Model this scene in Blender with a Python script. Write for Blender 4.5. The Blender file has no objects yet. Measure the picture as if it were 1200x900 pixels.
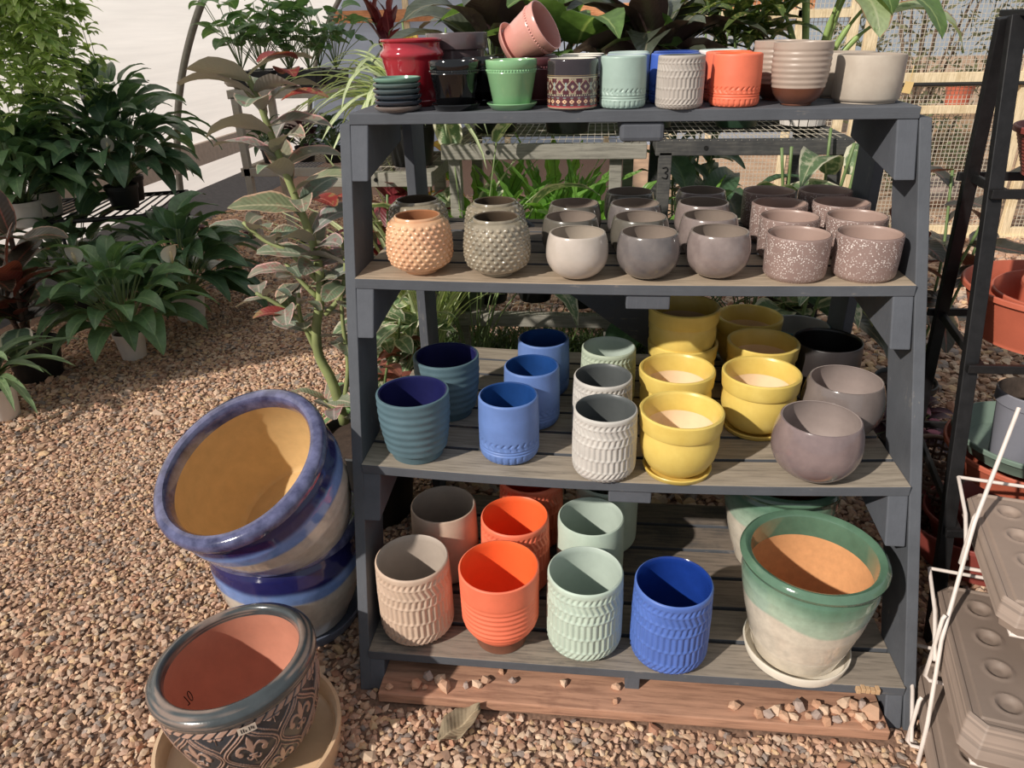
import bpy, math, random
import numpy as np
from mathutils import Vector, Matrix
random.seed(7); RNG = np.random.default_rng(11)
PI = math.pi
scene = bpy.context.scene
COL = scene.collection

# ------------------------------------------------------------------ camera
F_PX, YAW, PITCH, ROLL = 851.66, -0.1208, 0.4603, -0.0259
CAM = Vector((-0.1014, -1.6606, 1.4085))
cyw, syw, cpt, spt = math.cos(YAW), math.sin(YAW), math.cos(PITCH), math.sin(PITCH)
FWD = Vector((syw*cpt, cyw*cpt, -spt)); RT0 = Vector((cyw, -syw, 0)); UP0 = RT0.cross(FWD)
RT = RT0*math.cos(ROLL) + UP0*math.sin(ROLL); UP = UP0*math.cos(ROLL) - RT0*math.sin(ROLL)
def ray(px, py): return FWD + RT*((px-600)/F_PX) - UP*((py-450)/F_PX)
def at(px, py, Y):
    d = ray(px, py); return CAM + d*((Y-CAM.y)/d.y)
def on(px, py, z):
    d = ray(px, py); return CAM + d*((z-CAM.z)/d.z)
cd = bpy.data.cameras.new('camera'); cam = bpy.data.objects.new('camera', cd); COL.objects.link(cam)
m = Matrix((RT, UP, -FWD)).transposed().to_4x4(); m.translation = CAM; cam.matrix_world = m
cd.sensor_fit = 'HORIZONTAL'; cd.sensor_width = 36; cd.lens = F_PX/1200*36; cd.clip_start = .02; cd.clip_end = 200
scene.camera = cam

# ------------------------------------------------------------------ materials
def srgb(r, g, b):
    f = lambda c: (c/255/12.92) if c/255 <= .04045 else ((c/255+.055)/1.055)**2.4
    r, g, b = f(r), f(g), f(b); l = .3*r+.55*g+.15*b; k = .10
    return (r+(l-r)*k, g+(l-g)*k, b+(l-b)*k, 1)
class NT:
    def __init__(s, name):
        s.m = bpy.data.materials.new(name); s.m.use_nodes = True; s.t = s.m.node_tree; s.n = s.t.nodes
        s.b = s.n['Principled BSDF']; s.out = s.n['Material Output']
    def node(s, typ, **kw):
        n = s.n.new(typ)
        for k, v in kw.items():
            if k in n.inputs: n.inputs[k].default_value = v
            else: setattr(n, k, v)
        return n
    def link(s, a, b): s.t.links.new(a, b)
    def noise(s, scale, detail=3, rough=.5, coord='Object', vec=None, stretch=None):
        n = s.node('ShaderNodeTexNoise', Scale=scale, Detail=detail, Roughness=rough)
        if vec is None:
            tc = s.node('ShaderNodeTexCoord'); vec = tc.outputs[coord]
        if stretch:
            mp = s.node('ShaderNodeMapping'); mp.inputs['Scale'].default_value = stretch; s.link(vec, mp.inputs['Vector']); vec = mp.outputs[0]
        s.link(vec, n.inputs['Vector']); return n.outputs['Fac']
    def ramp(s, fac, stops):
        r = s.node('ShaderNodeValToRGB'); e = r.color_ramp.elements
        while len(e) < len(stops): e.new(.5)
        for i, (p, c) in enumerate(stops): e[i].position = p; e[i].color = c
        s.link(fac, r.inputs['Fac']); return r.outputs['Color']
    def mix(s, fac, a, b, mode='MIX'):
        n = s.node('ShaderNodeMix', data_type='RGBA', blend_type=mode)
        for sock, v in ((n.inputs[0], fac), (n.inputs[6], a), (n.inputs[7], b)):
            if hasattr(v, 'links'): s.link(v, sock)
            else: sock.default_value = v
        return n.outputs[2]
    def math(s, op, a, b=0.0, clamp=False):
        n = s.node('ShaderNodeMath', operation=op, use_clamp=clamp)
        for sock, v in ((n.inputs[0], a), (n.inputs[1], b)):
            if hasattr(v, 'links'): s.link(v, sock)
            else: sock.default_value = v
        return n.outputs[0]
    def bump(s, h, strength=.3, dist=.002):
        n = s.node('ShaderNodeBump', Strength=strength, Distance=dist); s.link(h, n.inputs['Height']); s.link(n.outputs[0], s.b.inputs['Normal'])
    def color(s, c):
        if hasattr(c, 'links'): s.link(c, s.b.inputs['Base Color'])
        else: s.b.inputs['Base Color'].default_value = c
MATS = {}
def dk(c, k): return (c[0]*k, c[1]*k, c[2]*k, 1)
def glaze(name, c, rough=.35, var=.18, scale=18, coat=0.0, c2=None, speck=None, spec=.5):
    if name in MATS: return MATS[name]
    t = NT(name); nf = t.noise(scale, 4, .6)
    colr = t.ramp(nf, [(.3, dk(c, 1-var)), (.7, c2 or dk(c, 1+var))])
    if speck:
        n2 = t.noise(speck[0], 1, .4); colr = t.mix(t.ramp(n2, [(speck[1], (0,0,0,1)), (speck[1]+.03, (1,1,1,1))]), colr, speck[2])
    t.color(colr); t.b.inputs['Roughness'].default_value = rough; t.b.inputs['Coat Weight'].default_value = coat; t.b.inputs['Coat Roughness'].default_value = .06
    t.b.inputs['Specular IOR Level'].default_value = spec
    t.bump(t.noise(scale*9, 2), .12, .001); MATS[name] = t.m; return t.m
def plain(name, c, rough=.6, metal=0, var=.12, scale=25, bump=.15):
    if name in MATS: return MATS[name]
    t = NT(name); nf = t.noise(scale, 4, .6); t.color(t.ramp(nf, [(.3, dk(c, 1-var)), (.7, dk(c, 1+var))]))
    t.b.inputs['Roughness'].default_value = rough; t.b.inputs['Metallic'].default_value = metal
    if bump: t.bump(t.noise(scale*6, 3), bump, .001)
    MATS[name] = t.m; return t.m
def vcol(name, rough=.4, coat=0., bump=.1, bscale=300, spec=.5):
    if name in MATS: return MATS[name]
    t = NT(name); a = t.node('ShaderNodeAttribute', attribute_name='tint'); nf = t.noise(40, 4, .6)
    t.color(t.mix(1.0, a.outputs['Color'], t.ramp(nf, [(.25, (.82,.82,.82,1)), (.75, (1.12,1.12,1.12,1))]), 'MULTIPLY'))
    t.b.inputs['Roughness'].default_value = rough; t.b.inputs['Coat Weight'].default_value = coat; t.b.inputs['Coat Roughness'].default_value = .08
    t.b.inputs['Specular IOR Level'].default_value = spec
    t.bump(t.noise(bscale, 2), bump, .001); MATS[name] = t.m; return t.m
def wood(name, paint, bare, worn, rough=.75, axis=0, edge=.0):
    """painted timber, bare wood showing where the paint has worn; worn 0..1 is how much is bare"""
    t = NT(name); st = [14, 14, 14]; st[axis] = 1.2
    g = t.noise(7, 6, .65, stretch=st); blot = t.noise(5, 5, .7); fine = t.noise(60, 3, .6, stretch=[s/3 for s in st])
    pc = t.ramp(blot, [(.3, dk(paint, .82)), (.7, dk(paint, 1.15))])
    bc = t.ramp(g, [(.3, dk(bare, .6)), (.5, bare), (.72, dk(bare, 1.25))])
    s = t.math('ADD', t.math('MULTIPLY', blot, .6), t.math('MULTIPLY', g, .4))
    lo = .72 - .5*worn
    fac = t.ramp(s, [(max(0, lo-.06), (0,0,0,1)), (min(1, lo+.06), (1,1,1,1))])
    t.color(t.mix(fac, pc, bc)); t.b.inputs['Roughness'].default_value = rough; t.b.inputs['Specular IOR Level'].default_value = .25
    t.bump(t.math('ADD', g, t.math('MULTIPLY', fine, .4)), .35, .002); MATS[name] = t.m; return t.m
def leafmat(name, c, mid=None, edge=None, ew=.12, under=None, blotch=None, bs=30, rough=.42, trans=.28, veins=True):
    """leaf blade: UV x across (0..1), y along; midrib, margin colour, blotches"""
    if name in MATS: return MATS[name]
    t = NT(name); uv = t.node('ShaderNodeUVMap'); sep = t.node('ShaderNodeSeparateXYZ'); t.link(uv.outputs[0], sep.inputs[0])
    a = t.math('ABSOLUTE', t.math('SUBTRACT', sep.outputs[0], .5)); nf = t.noise(bs, 4, .6)
    col = t.ramp(nf, [(.3, dk(c, .75)), (.7, dk(c, 1.25))])
    if blotch: col = t.mix(t.ramp(t.noise(bs, 5, .7), [(blotch[1]-.04, (0,0,0,1)), (blotch[1]+.04, (1,1,1,1))]), col, blotch[0])
    if edge:
        w = t.math('ADD', a, t.math('MULTIPLY', t.math('SUBTRACT', nf, .5), .22))
        col = t.mix(t.ramp(w, [(.5-ew-.03, (0,0,0,1)), (.5-ew+.03, (1,1,1,1))]), col, edge)
    if mid: col = t.mix(t.ramp(a, [(.0, (1,1,1,1)), (.06, (0,0,0,1))]), col, mid)
    att = t.node('ShaderNodeAttribute', attribute_name='tint'); col = t.mix(1., col, att.outputs['Color'], 'MULTIPLY')
    if under:
        g = t.node('ShaderNodeNewGeometry'); col = t.mix(g.outputs['Backfacing'], col, under)
    t.color(col); t.b.inputs['Roughness'].default_value = rough
    if veins:
        wv = t.math('SINE', t.math('MULTIPLY', t.math('ADD', sep.outputs[1], t.math('MULTIPLY', a, -.35)), 75.))
        t.bump(wv, .18, .0015)
    tr = t.node('ShaderNodeBsdfTranslucent'); t.link(t.mix(1., col, (1.3,1.35,.75,1), 'MULTIPLY'), tr.inputs['Color'])
    mx = t.node('ShaderNodeMixShader'); mx.inputs[0].default_value = trans
    t.link(t.b.outputs[0], mx.inputs[1]); t.link(tr.outputs[0], mx.inputs[2]); t.link(mx.outputs[0], t.out.inputs[0])
    MATS[name] = t.m; return t.m

# ------------------------------------------------------------------ objects
def mesh(name, verts, faces, mats, mi=None, uv=None, tint=None, smooth=True, sharp=None):
    me = bpy.data.meshes.new(name)
    me.from_pydata([tuple(v) for v in verts], [], faces)
    for mt in (mats if isinstance(mats, (list, tuple)) else [mats]): me.materials.append(mt)
    if mi is not None: me.polygons.foreach_set('material_index', np.asarray(mi, dtype=np.int32))
    if smooth: me.polygons.foreach_set('use_smooth', np.ones(len(me.polygons), dtype=bool))
    li = np.empty(len(me.loops), dtype=np.int32); me.loops.foreach_get('vertex_index', li)
    if uv is not None:
        l = me.uv_layers.new(name='UVMap'); l.data.foreach_set('uv', np.asarray(uv, dtype=np.float32)[li].ravel())
    if tint is not None:
        ca = me.color_attributes.new('tint', 'FLOAT_COLOR', 'POINT'); t4 = np.ones((len(verts), 4), dtype=np.float32); t4[:, :3] = np.asarray(tint, dtype=np.float32)[:, :3]
        ca.data.foreach_set('color', t4.ravel())
    if sharp and smooth: me.set_sharp_from_angle(angle=math.radians(sharp))
    me.update(); return me
def obj(name, me, parent=None, loc=None, rot=None):
    o = bpy.data.objects.new(name, me); COL.objects.link(o)
    if parent is not None: o.parent = parent
    if loc is not None: o.location = loc
    if rot is not None: o.rotation_euler = rot
    return o
def tag(o, label, cat, group=None, kind=None):
    o['label'] = label; o['category'] = cat
    if group: o['group'] = group
    if kind: o['kind'] = kind
    return o
def thing(name, label, cat, loc=(0,0,0), rot=(0,0,0), group=None):
    return tag(obj(name, None, None, loc, rot), label, cat, group)
def struct(name, me):
    o = obj(name, me); o['kind'] = 'structure'; o['label'] = ''; del o['label']; return o
def dup(root, loc, label, rotz=None, group=None, scale=None):
    r = root.copy(); COL.objects.link(r); r.location = loc; r['label'] = label
    if rotz is not None: r.rotation_euler = (root.rotation_euler[0], root.rotation_euler[1], rotz)
    if group: r['group'] = group
    if scale: r.scale = (scale,)*3 if not isinstance(scale, tuple) else scale
    for ch in list(root.children):
        c = ch.copy(); COL.objects.link(c); c.parent = r
        for g in ch.children:
            d = g.copy(); COL.objects.link(d); d.parent = c
    return r
class MB:
    """collects boxes, prisms and tubes"""
    def __init__(s): s.v = []; s.f = []; s.mi = []
    def hexa(s, p, mi=0, top=None):
        b = len(s.v); s.v += [tuple(q) for q in p]
        for i, q in enumerate(((0,3,2,1), (4,5,6,7), (0,1,5,4), (1,2,6,5), (2,3,7,6), (3,0,4,7))):
            s.f.append(tuple(b+k for k in q)); s.mi.append(top if (i == 1 and top is not None) else mi)
        return s
    def box(s, x0, x1, y0, y1, z0, z1, mi=0, top=None):
        return s.hexa([(x0,y0,z0),(x1,y0,z0),(x1,y1,z0),(x0,y1,z0),(x0,y0,z1),(x1,y0,z1),(x1,y1,z1),(x0,y1,z1)], mi, top)
    def bar(s, a, b, w, h, up=(0,0,1), mi=0):
        a, b = Vector(a), Vector(b); d = (b-a).normalized(); u = Vector(up)
        sd = d.cross(u).normalized(); u = sd.cross(d).normalized()
        P = []
        for e in (a, b): P += [e-sd*w/2-u*h/2, e+sd*w/2-u*h/2, e+sd*w/2+u*h/2, e-sd*w/2+u*h/2]
        return s.hexa(P, mi)
    def tube(s, pts, r, n=8, mi=0, close=False):
        pts = [Vector(p) for p in pts]; N = len(pts); rr = r if isinstance(r, (list, tuple)) else [r]*N
        b = len(s.v); prev = None
        for i, p in enumerate(pts):
            d = (pts[min(i+1, N-1)] - pts[max(i-1, 0)]).normalized()
            if prev is None: prev = d.orthogonal().normalized()
            sd = (prev - d*prev.dot(d)).normalized(); prev = sd; u = d.cross(sd)
            for k in range(n):
                a = 2*PI*k/n; s.v.append(tuple(p + (sd*math.cos(a) + u*math.sin(a))*rr[i]))
        for i in range(N-1):
            for k in range(n):
                s.f.append((b+i*n+k, b+i*n+(k+1)%n, b+(i+1)*n+(k+1)%n, b+(i+1)*n+k)); s.mi.append(mi)
        s.f.append(tuple(b+k for k in reversed(range(n)))); s.mi.append(mi)
        s.f.append(tuple(b+(N-1)*n+k for k in range(n))); s.mi.append(mi)
        return s
    def build(s, name, mats, parent=None, smooth=False, sharp=None, bevel=0, loc=None):
        me = mesh(name, s.v, s.f, mats, s.mi, smooth=smooth, sharp=sharp)
        o = obj(name, me, parent, loc)
        if bevel:
            md = o.modifiers.new('edge', 'BEVEL'); md.width = bevel; md.segments = 2; md.limit_method = 'ANGLE'
        return o
def smooth_path(pts, n=6):
    """Catmull-Rom through the points"""
    P = [Vector(p) for p in pts]; P = [P[0]*2-P[1]] + P + [P[-1]*2-P[-2]]; out = []
    for i in range(1, len(P)-2):
        for k in range(n):
            t = k/n; a, b, c, d = P[i-1:i+3]
            out.append(.5*((2*b) + (c-a)*t + (2*a-5*b+4*c-d)*t*t + (3*b-a-3*c+d)*t**3))
    out.append(P[-2]); return out
def resample(pts, step):
    out = []
    for (a, b) in zip(pts[:-1], pts[1:]):
        n = max(1, int(math.ceil(math.dist(a[:2], b[:2])/step)))
        for k in range(n): out.append(tuple(a[j]+(b[j]-a[j])*k/n for j in range(2)))
    out.append(tuple(pts[-1][:2])); return out
def lathe(name, prof, mat, n=64, step=None, disp=None, tint=None, closed_bottom=False, sharp=40):
    """profile [(r,z)...] turned about z; disp(u, z, r)->dr and tint(u, z)->rgb work on numpy arrays"""
    pr = resample(prof, step) if step else prof
    r = np.array([q[0] for q in pr]); z = np.array([q[1] for q in pr]); K = len(pr)
    u = np.arange(n)/n; U, Z = np.meshgrid(u, z); Rr = np.repeat(r[:, None], n, 1)
    if disp is not None: Rr = Rr + disp(U, Z, Rr)
    V = np.stack([Rr*np.cos(2*PI*U), Rr*np.sin(2*PI*U), Z], -1).reshape(-1, 3)
    F = []
    for i in range(K-1):
        a = i*n; b = a+n
        F += [(a+k, a+(k+1) % n, b+(k+1) % n, b+k) for k in range(n)]
    if closed_bottom: F.append(tuple(range(n-1, -1, -1)))
    T = tint(U, Z).reshape(-1, 3) if tint is not None else None
    uv = np.stack([U, Z], -1).reshape(-1, 2)
    return mesh(name, V, F, mat, uv=uv, tint=T, sharp=sharp)
# ------------------------------------------------------------------ timber display stand
Z4 = (.0972, .5102, .9038, 1.2388); SAG = (.005, .02, .007, 0.); LEAN = .3932; RACK = -.0403; HW = .6
def front_y(z): return -LEAN*(Z4[3]-z)
def sag(s, X): return SAG[s]*max(0., 1-((X-RACK*Z4[s])/HW)**2)
def shelf_z(s, X): return Z4[s]-sag(s, X)
GREY = srgb(88, 91, 97); TAN = srgb(196, 176, 150); DUSK = srgb(150, 138, 122)
m_paint = wood('grey_painted_timber', GREY, srgb(150,140,128), .12, axis=2)
m_paint_x = wood('grey_painted_board', GREY, srgb(168,150,130), .16, axis=0)
m_top = [wood('bottom_shelf_worn_wood', srgb(112,107,102), srgb(146,134,120), .62), wood('third_shelf_worn_wood', srgb(128,121,113), srgb(160,147,130), .75),
         wood('second_shelf_worn_wood', srgb(140,130,118), srgb(178,158,134), .7), wood('top_shelf_grey_paint', srgb(98,100,106), srgb(140,132,124), .2)]
m_back = wood('rear_slat_wood', srgb(96,91,87), srgb(124,111,99), .5)
m_cleat = wood('grey_painted_cleat', srgb(90,93,100), srgb(150,140,130), .1, axis=2)
m_skid = wood('reddish_weathered_plank', srgb(160,114,90), srgb(182,134,106), .6)
stand = thing('plant_pot_stand', 'grey painted timber display stand with four tiers of slatted shelves holding pots', 'display stand', (0,0,0))
def xin(s, z): return s*HW + RACK*z
def post(s):
    P = []; w = .15; t = .0247
    for z in (0., 1.217):
        a, b = xin(s, z), xin(s, z)+s*t; x0, x1 = min(a, b), max(a, b); y = front_y(z)
        P += [(x0, y, z), (x1, y, z), (x1, y+w, z), (x0, y+w, z)]
    MB().hexa(P).build('front_post', m_paint, stand, bevel=.002)
post(-1); post(1)
for s, x in ((-1, -.585), (1, .585)):
    MB().box(min(x, x+s*.025), max(x, x+s*.025), .29, .43, 0, 1.2).build('rear_post', m_paint, stand, bevel=.002)
def board(name, s, y0, y1, mats, th=.024, x0=None, x1=None):
    xa = xin(-1, Z4[s]) if x0 is None else x0; xb = xin(1, Z4[s]) if x1 is None else x1
    N = 16; V = []; F = []; mi = []
    for i in range(N+1):
        x = xa+(xb-xa)*i/N; z = shelf_z(s, x); V += [(x, y0, z-th), (x, y1, z-th), (x, y1, z), (x, y0, z)]
    for i in range(N):
        a = 4*i; b = a+4
        for k in range(4):
            F.append((a+k, a+(k+1) % 4, b+(k+1) % 4, b+k)[::-1]); mi.append(1 if k == 2 else 0)
    F += [(0, 1, 2, 3), (4*N+3, 4*N+2, 4*N+1, 4*N)]; mi += [0, 0]
    me = mesh(name, V, F, mats, mi, smooth=False); o = obj(name, me, stand)
    md = o.modifiers.new('edge', 'BEVEL'); md.width = .0018; md.segments = 2; md.limit_method = 'ANGLE'
    return o
def tier(s, yb, w=.092, gap=.011, first=.1):
    y = front_y(Z4[s])-.01; k = 0
    while y < yb-.02:
        ww = first if k == 0 else w
        if y+ww > yb: ww = yb-y
        if ww > .03:
            inn = y+ww > .285
            board('front_board' if k == 0 else 'slat', s, y, y+ww, [m_paint_x, m_top[s] if k < 2 or s == 1 else m_back], x0=-.58 if inn else None, x1=min(.58, xin(1, Z4[s])) if inn else None)
        y += ww+gap; k += 1
tier(0, .20, w=.098, gap=.012); tier(1, .41); tier(2, .44, w=.085, gap=.014, first=.135); tier(3, .30, w=.14, gap=.006, first=.14)
# cleats under each tier: side ones end in a tapered bracket, a flat batten in the middle
for s in range(4):
    z = Z4[s]-.024; yf = front_y(Z4[s])-.008; yb = .27 if s else .19
    h = (.072, .105, .105, .115)[s]
    for sd in (-1, 1):
        xa = xin(sd, Z4[s]); xb = xa - sd*(.036 if s == 0 else .042); x0, x1 = min(xa, xb), max(xa, xb)
        h2 = h if s == 0 else h*.62; lean = LEAN*h if s else 0
        yl = yf - LEAN*h; P = [(x0, yl, z-h), (x1, yl, z-h), (x1, yf+.2, z-h2), (x0, yf+.2, z-h2), (x0, yf, z), (x1, yf, z), (x1, yb, z), (x0, yb, z)]
        P[2] = (x1, yb, z-h2); P[3] = (x0, yb, z-h2)
        MB().hexa(P).build('shelf_cleat', m_cleat, stand, bevel=.003)
    zc = shelf_z(s, 0)-.024
    if s == 0: MB().box(-.005, .028, yf, .18, 0.0, zc).build('centre_cleat', m_cleat, stand, bevel=.002)
    else:
        x0, x1 = ((-.055, .04), (-.03, .065), (-.055, .04))[s-1]
        V = MB(); V.box(x0, x1, yf+.004, .26, zc-(.042 if s == 3 else .034), zc)
        V.build('centre_cleat', m_cleat, stand, bevel=.009 if s == 3 else .003)
MB().bar((-.40, .355, .93), (.30, .375, .42), .024, .10, up=(.6, 0, .75)).build('diagonal_brace', m_paint_x, stand, bevel=.002)
# weathered planks on the ground under the lowest shelf
MB().box(-.57, .556, -.522, -.40, .006, .034).build('base_plank', m_skid, stand, bevel=.003)
MB().box(-.575, .565, -.385, -.24, .006, .034).build('base_plank', m_skid, stand, bevel=.003)
# nail head at the upper bracket, splintered end of the lowest front board
chip = MB()
for k in range(5):
    x = .492+.010*k; chip.box(x, x+.009, -.4705+.001*(k % 3), -.455, .083+.002*(k % 2), .0945+.001*((k*5) % 3))
chip.build('splintered_edge', plain('bare_split_wood', srgb(205,165,120), .8), stand, bevel=.001)
nail = MB(); nail.tube([(-.632, -.011, 1.165), (-.632, -.019, 1.166)], .004); nail.build('nail_head', plain('galvanised_nail', srgb(130,130,132), .4, .8), stand)
# ------------------------------------------------------------------ ceramic pots
def pot(name, label, cat, parts, loc, rot=(0,0,0), group=None):
    t = thing(name, label, cat, loc, rot, group)
    for (pn, me) in parts: obj(pn, me, t)
    return t
def tri(x): return np.abs(2*(x-np.floor(x))-1)
def sstep(a, b, x):
    t = np.clip((x-a)/(b-a), 0, 1); return t*t*(3-2*t)
def groove(x, lo=.25, k=2.2): return np.clip((tri(x)-lo)*k, 0, 1)
def window(t, a, b, e=.012): return sstep(a, a+e, t)*(1-sstep(b-e, b, t))
def knit(H, A, n=40):
    def f(U, Z, R):
        t = Z/H; d = np.zeros_like(t)
        for (a, b, sl, off) in ((.015, .10, 9, 0), (.10, .20, -9, .3), (.20, .385, 0, .5), (.395, .60, 0, 0), (.61, .72, -3, .5), (.73, .85, 7, 0), (.86, .93, -7, .2)):
            g = groove(n*U + off + sl*(t-(a+b)/2)); d -= A*(1-g)*window(t, a, b)
        return d
    return f
def banded(H, A, n=28):
    def f(U, Z, R):
        t = Z/H; d = np.zeros_like(t)
        d -= A*(1-groove(n*U, .12, 3.))*window(t, .03, .165)
        for c in (.20, .245): d -= A*np.exp(-((t-c)/.010)**2)
        mid = .335; v = np.abs(t-mid)/.055                      # row of chevrons pointing round the pot
        g = np.abs(((n*U - .45*v) % 1)-.5)
        d -= A*1.1*(g < .17)*window(t, .275, .395)
        return d
    return f
def cyl_prof(R, H, rb, bend=.16, rim=.97, foot=0):
    pr = [(rb*.93, 0), (rb, H*.012)]
    for k in range(1, 7):
        a = k/6*PI/2; pr.append((rb+(R-rb)*math.sin(a), H*(.012+bend*(1-math.cos(a)))))
    pr += [(R, H*.6), (R*rim, H*.975), (R*rim-.0012, H*.992), (R*rim-.004, H)]
    return pr
def interior(R, H, w=.006, rb=.7, floor=.05, name='interior'):
    return [(R-.004, H), (R-w, H*.985), (R-w-.001, H*.93), (R-w-.001, H*.5), ((R-w)*(.5+.5*rb)+.0, H*.2), ((R-w)*rb, H*floor+.004), ((R-w)*rb*.9, H*floor), (.0005, H*floor)]
def textured_pot(kind, R, H, rb, mo, mi_, fn, n=200, step=.0028, rim=.97, bend=.16, A=.0022):
    out = lathe(kind+'_body', cyl_prof(R, H, rb, bend, rim), mo, n=n, step=step, disp=fn, closed_bottom=True, sharp=60)
    inn = lathe(kind+'_interior', interior(R*rim, H, .0065, .72), mi_, n=64)
    return [('body', out), ('interior', inn)]
S = lambda s, x, y: (x, y, shelf_z(s, x))
# --- lowest tier
tanm = glaze('matt_tan_glaze', srgb(205,176,152), .6, .1); tani = glaze('matt_grey_tan_glaze', srgb(176,160,146), .6, .08)
orm = glaze('orange_matt_glaze', srgb(246,116,76), .5, .08); ori = glaze('bright_orange_glaze', srgb(255,98,10), .45, .05)
sgm = glaze('sage_matt_glaze', srgb(186,203,186), .5, .08); sgi = glaze('sage_inner_glaze', srgb(176,190,178), .5, .06)
blm = glaze('cobalt_matt_glaze', srgb(78,112,192), .45, .1); bli = glaze('cobalt_gloss_glaze', srgb(16,54,138), .15, .12)
terra = plain('terracotta', srgb(196,120,84), .85)
PR = lambda mo, mi_, k='knit': textured_pot(k, .088, .212, .060, mo, mi_, knit(.212, .0034))
pot('textured_planter', 'tan planter with carved herringbone, in the front row beside the orange ribbed pot', 'plant pot', PR(tanm, tani), S(0, -.503, -.366))
blue_parts = PR(blm, bli)
pot('textured_planter', 'cobalt blue planter with carved herringbone on the lowest shelf', 'plant pot', blue_parts, S(0, .092, -.394), (0, 0, .5))
sage_parts = PR(sgm, sgi)
pot('textured_planter', 'pale sage planter with carved herringbone, front of the lowest shelf', 'plant pot', sage_parts, S(0, -.102, -.374), (0, 0, 1.1))
orange_knit = PR(orm, ori)
pot('textured_planter', 'orange planter with carved rim directly behind the orange ribbed pot', 'plant pot', orange_knit, S(0, -.282, -.186))
pot('textured_planter', 'orange carved planter in the back row, half hidden under the shelf edge', 'plant pot', orange_knit, S(0, -.257, -.004), (0, 0, .7))
pot('plain_planter', 'smooth brown grey planter in shade behind the tan herringbone planter', 'plant pot',
    [('body', lathe('smooth_body', cyl_prof(.086, .212, .06), tanm, n=64, closed_bottom=True)), ('interior', lathe('smooth_in', interior(.0834, .212), tani))], S(0, -.471, -.154))
sage_plain = [('body', lathe('sage_plain_body', cyl_prof(.085, .212, .06), sgm, n=64, closed_bottom=True)), ('interior', lathe('sage_plain_in', interior(.0824, .212), sgi))]
pot('plain_planter', 'smooth pale sage planter directly behind the sage herringbone planter', 'plant pot', sage_plain, S(0, -.092, -.172))
pot('plain_planter', 'smooth pale sage planter, rearmost of the sage file, under the shelf edge', 'plant pot', sage_plain, S(0, -.050, -.000))
def ribbed(R, H, n, amp, z0, z1, rim=1.0, rb=.6, bend=.35):
    pr = []
    for k in range(121):
        t = k/120; z = H*t
        if t < bend: r = rb*R + (R*.985-rb*R)*math.sin(t/bend*PI/2)
        else: r = R*(.985+.015*(t-bend)/(1-bend))
        if z0 < t < z1: r += amp*(math.cos(2*PI*n*(t-z0)/(z1-z0))-1)*.5*min(1, (t-z0)*12, (z1-t)*12)
        pr.append((r, z))
    pr += [(R-.001, H+.0012), (R-.004, H+.002)]; return pr
foot_m = glaze('brown_clay_foot', srgb(128,78,56), .6, .15)
def footed(R, H, fh, fr, mo, mi_, n, amp, mf, rb=.62, bend=.42):
    up = [(r, z+fh) for r, z in ribbed(R, H-fh-.002, n, amp, .06, .72, rb=rb, bend=bend)]
    return [('body', lathe('ribbed_body', up, mo, n=72)), ('foot', lathe('ribbed_foot', [(fr*.96, 0), (fr, .002), (fr, fh), (R*rb, fh+.001)], mf, n=48, closed_bottom=True)),
            ('interior', lathe('ribbed_in', interior(R, H, .005, .66, .1), mi_))]
pot('ribbed_planter', 'bright orange ribbed pot on a brown clay foot, lowest shelf', 'plant pot', footed(.092, .215, .027, .060, orm, ori, 9, .0022, foot_m, rb=.66, bend=.30), S(0, -.298, -.380))
# big green drip-glazed pot and its saucer
def drip(green, mid, pale, zg, amp, H, g0=.010, g1=.085):
    ph = RNG.uniform(0, 6.28, 6)
    def f(U, Z):
        w = sum(math.pow(.7, k)*np.sin(2*PI*(k+2)*U+ph[k]) for k in range(6))*amp
        t = Z - (zg+w); a = sstep(-.004, .004, t)[..., None]; b = sstep(g0, g1, t)[..., None]
        c = np.array(pale)[None, None, :3]*(1-a) + np.array(mid)[None, None, :3]*a
        return c*(1-b) + np.array(green)[None, None, :3]*b
    return f
g_dark, g_mid, g_pale = srgb(86,124,100), srgb(172,194,170), srgb(220,208,188)
vg = vcol('drip_glaze', .12, .6); gl = glaze('green_gloss_glaze', srgb(88,122,98), .12, .15, coat=.5)
gp = [(.094, 0), (.101, .004), (.120, .06), (.138, .125), (.150, .185), (.1545, .215), (.153, .238), (.148, .252)]
grim = [(.146, .252), (.154, .254), (.161, .259), (.164, .267), (.160, .276), (.153, .281), (.145, .279), (.139, .272)]
gband = [(.139, .272), (.137, .262), (.137, .222)]
gin = [(.137, .222), (.134, .19), (.12, .10), (.095, .035), (.088, .026), (.0005, .026)]
clay_in = plain('bare_orange_clay', srgb(214,150,92), .9, var=.08, scale=60)
green_parts = [('body', lathe('green_body', gp, vg, n=128, step=.004, tint=drip(g_dark, g_mid, g_pale, .168, .006, .28), closed_bottom=True)), ('rim', lathe('green_rim', grim, gl, n=96)),
               ('glazed_band', lathe('green_band', gband, gl, n=96)), ('interior', lathe('green_in', gin, clay_in, n=96))]
def saucer(name, label, R, H, mt, loc, rot=(0,0,0), group=None, wall=.006):
    t = tag(obj(name, lathe(name, [(R*.93, 0), (R*.95, .001), (R, H*.9), (R-.001, H), (R-wall*.6, H), (R-wall, H*.88), (R*.90, H*.36), (R*.87, H*.30), (.0005, H*.30)], mt, n=72, closed_bottom=True), None, loc, rot), label, 'saucer', group)
    return t
cream = glaze('cream_gloss_glaze', srgb(232,222,204), .15, .06, coat=.4)
gx, gy = .385, -.362
saucer('saucer', 'cream glazed saucer under the big green and cream pot', .118, .027, cream, S(0, gx, gy))
G1 = pot('glazed_planter', 'large green and cream drip glazed pot with wide rim on the lowest shelf', 'plant pot', green_parts, (gx, gy, shelf_z(0, gx)+.0085)).scale = (.93, .93, 1)
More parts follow.
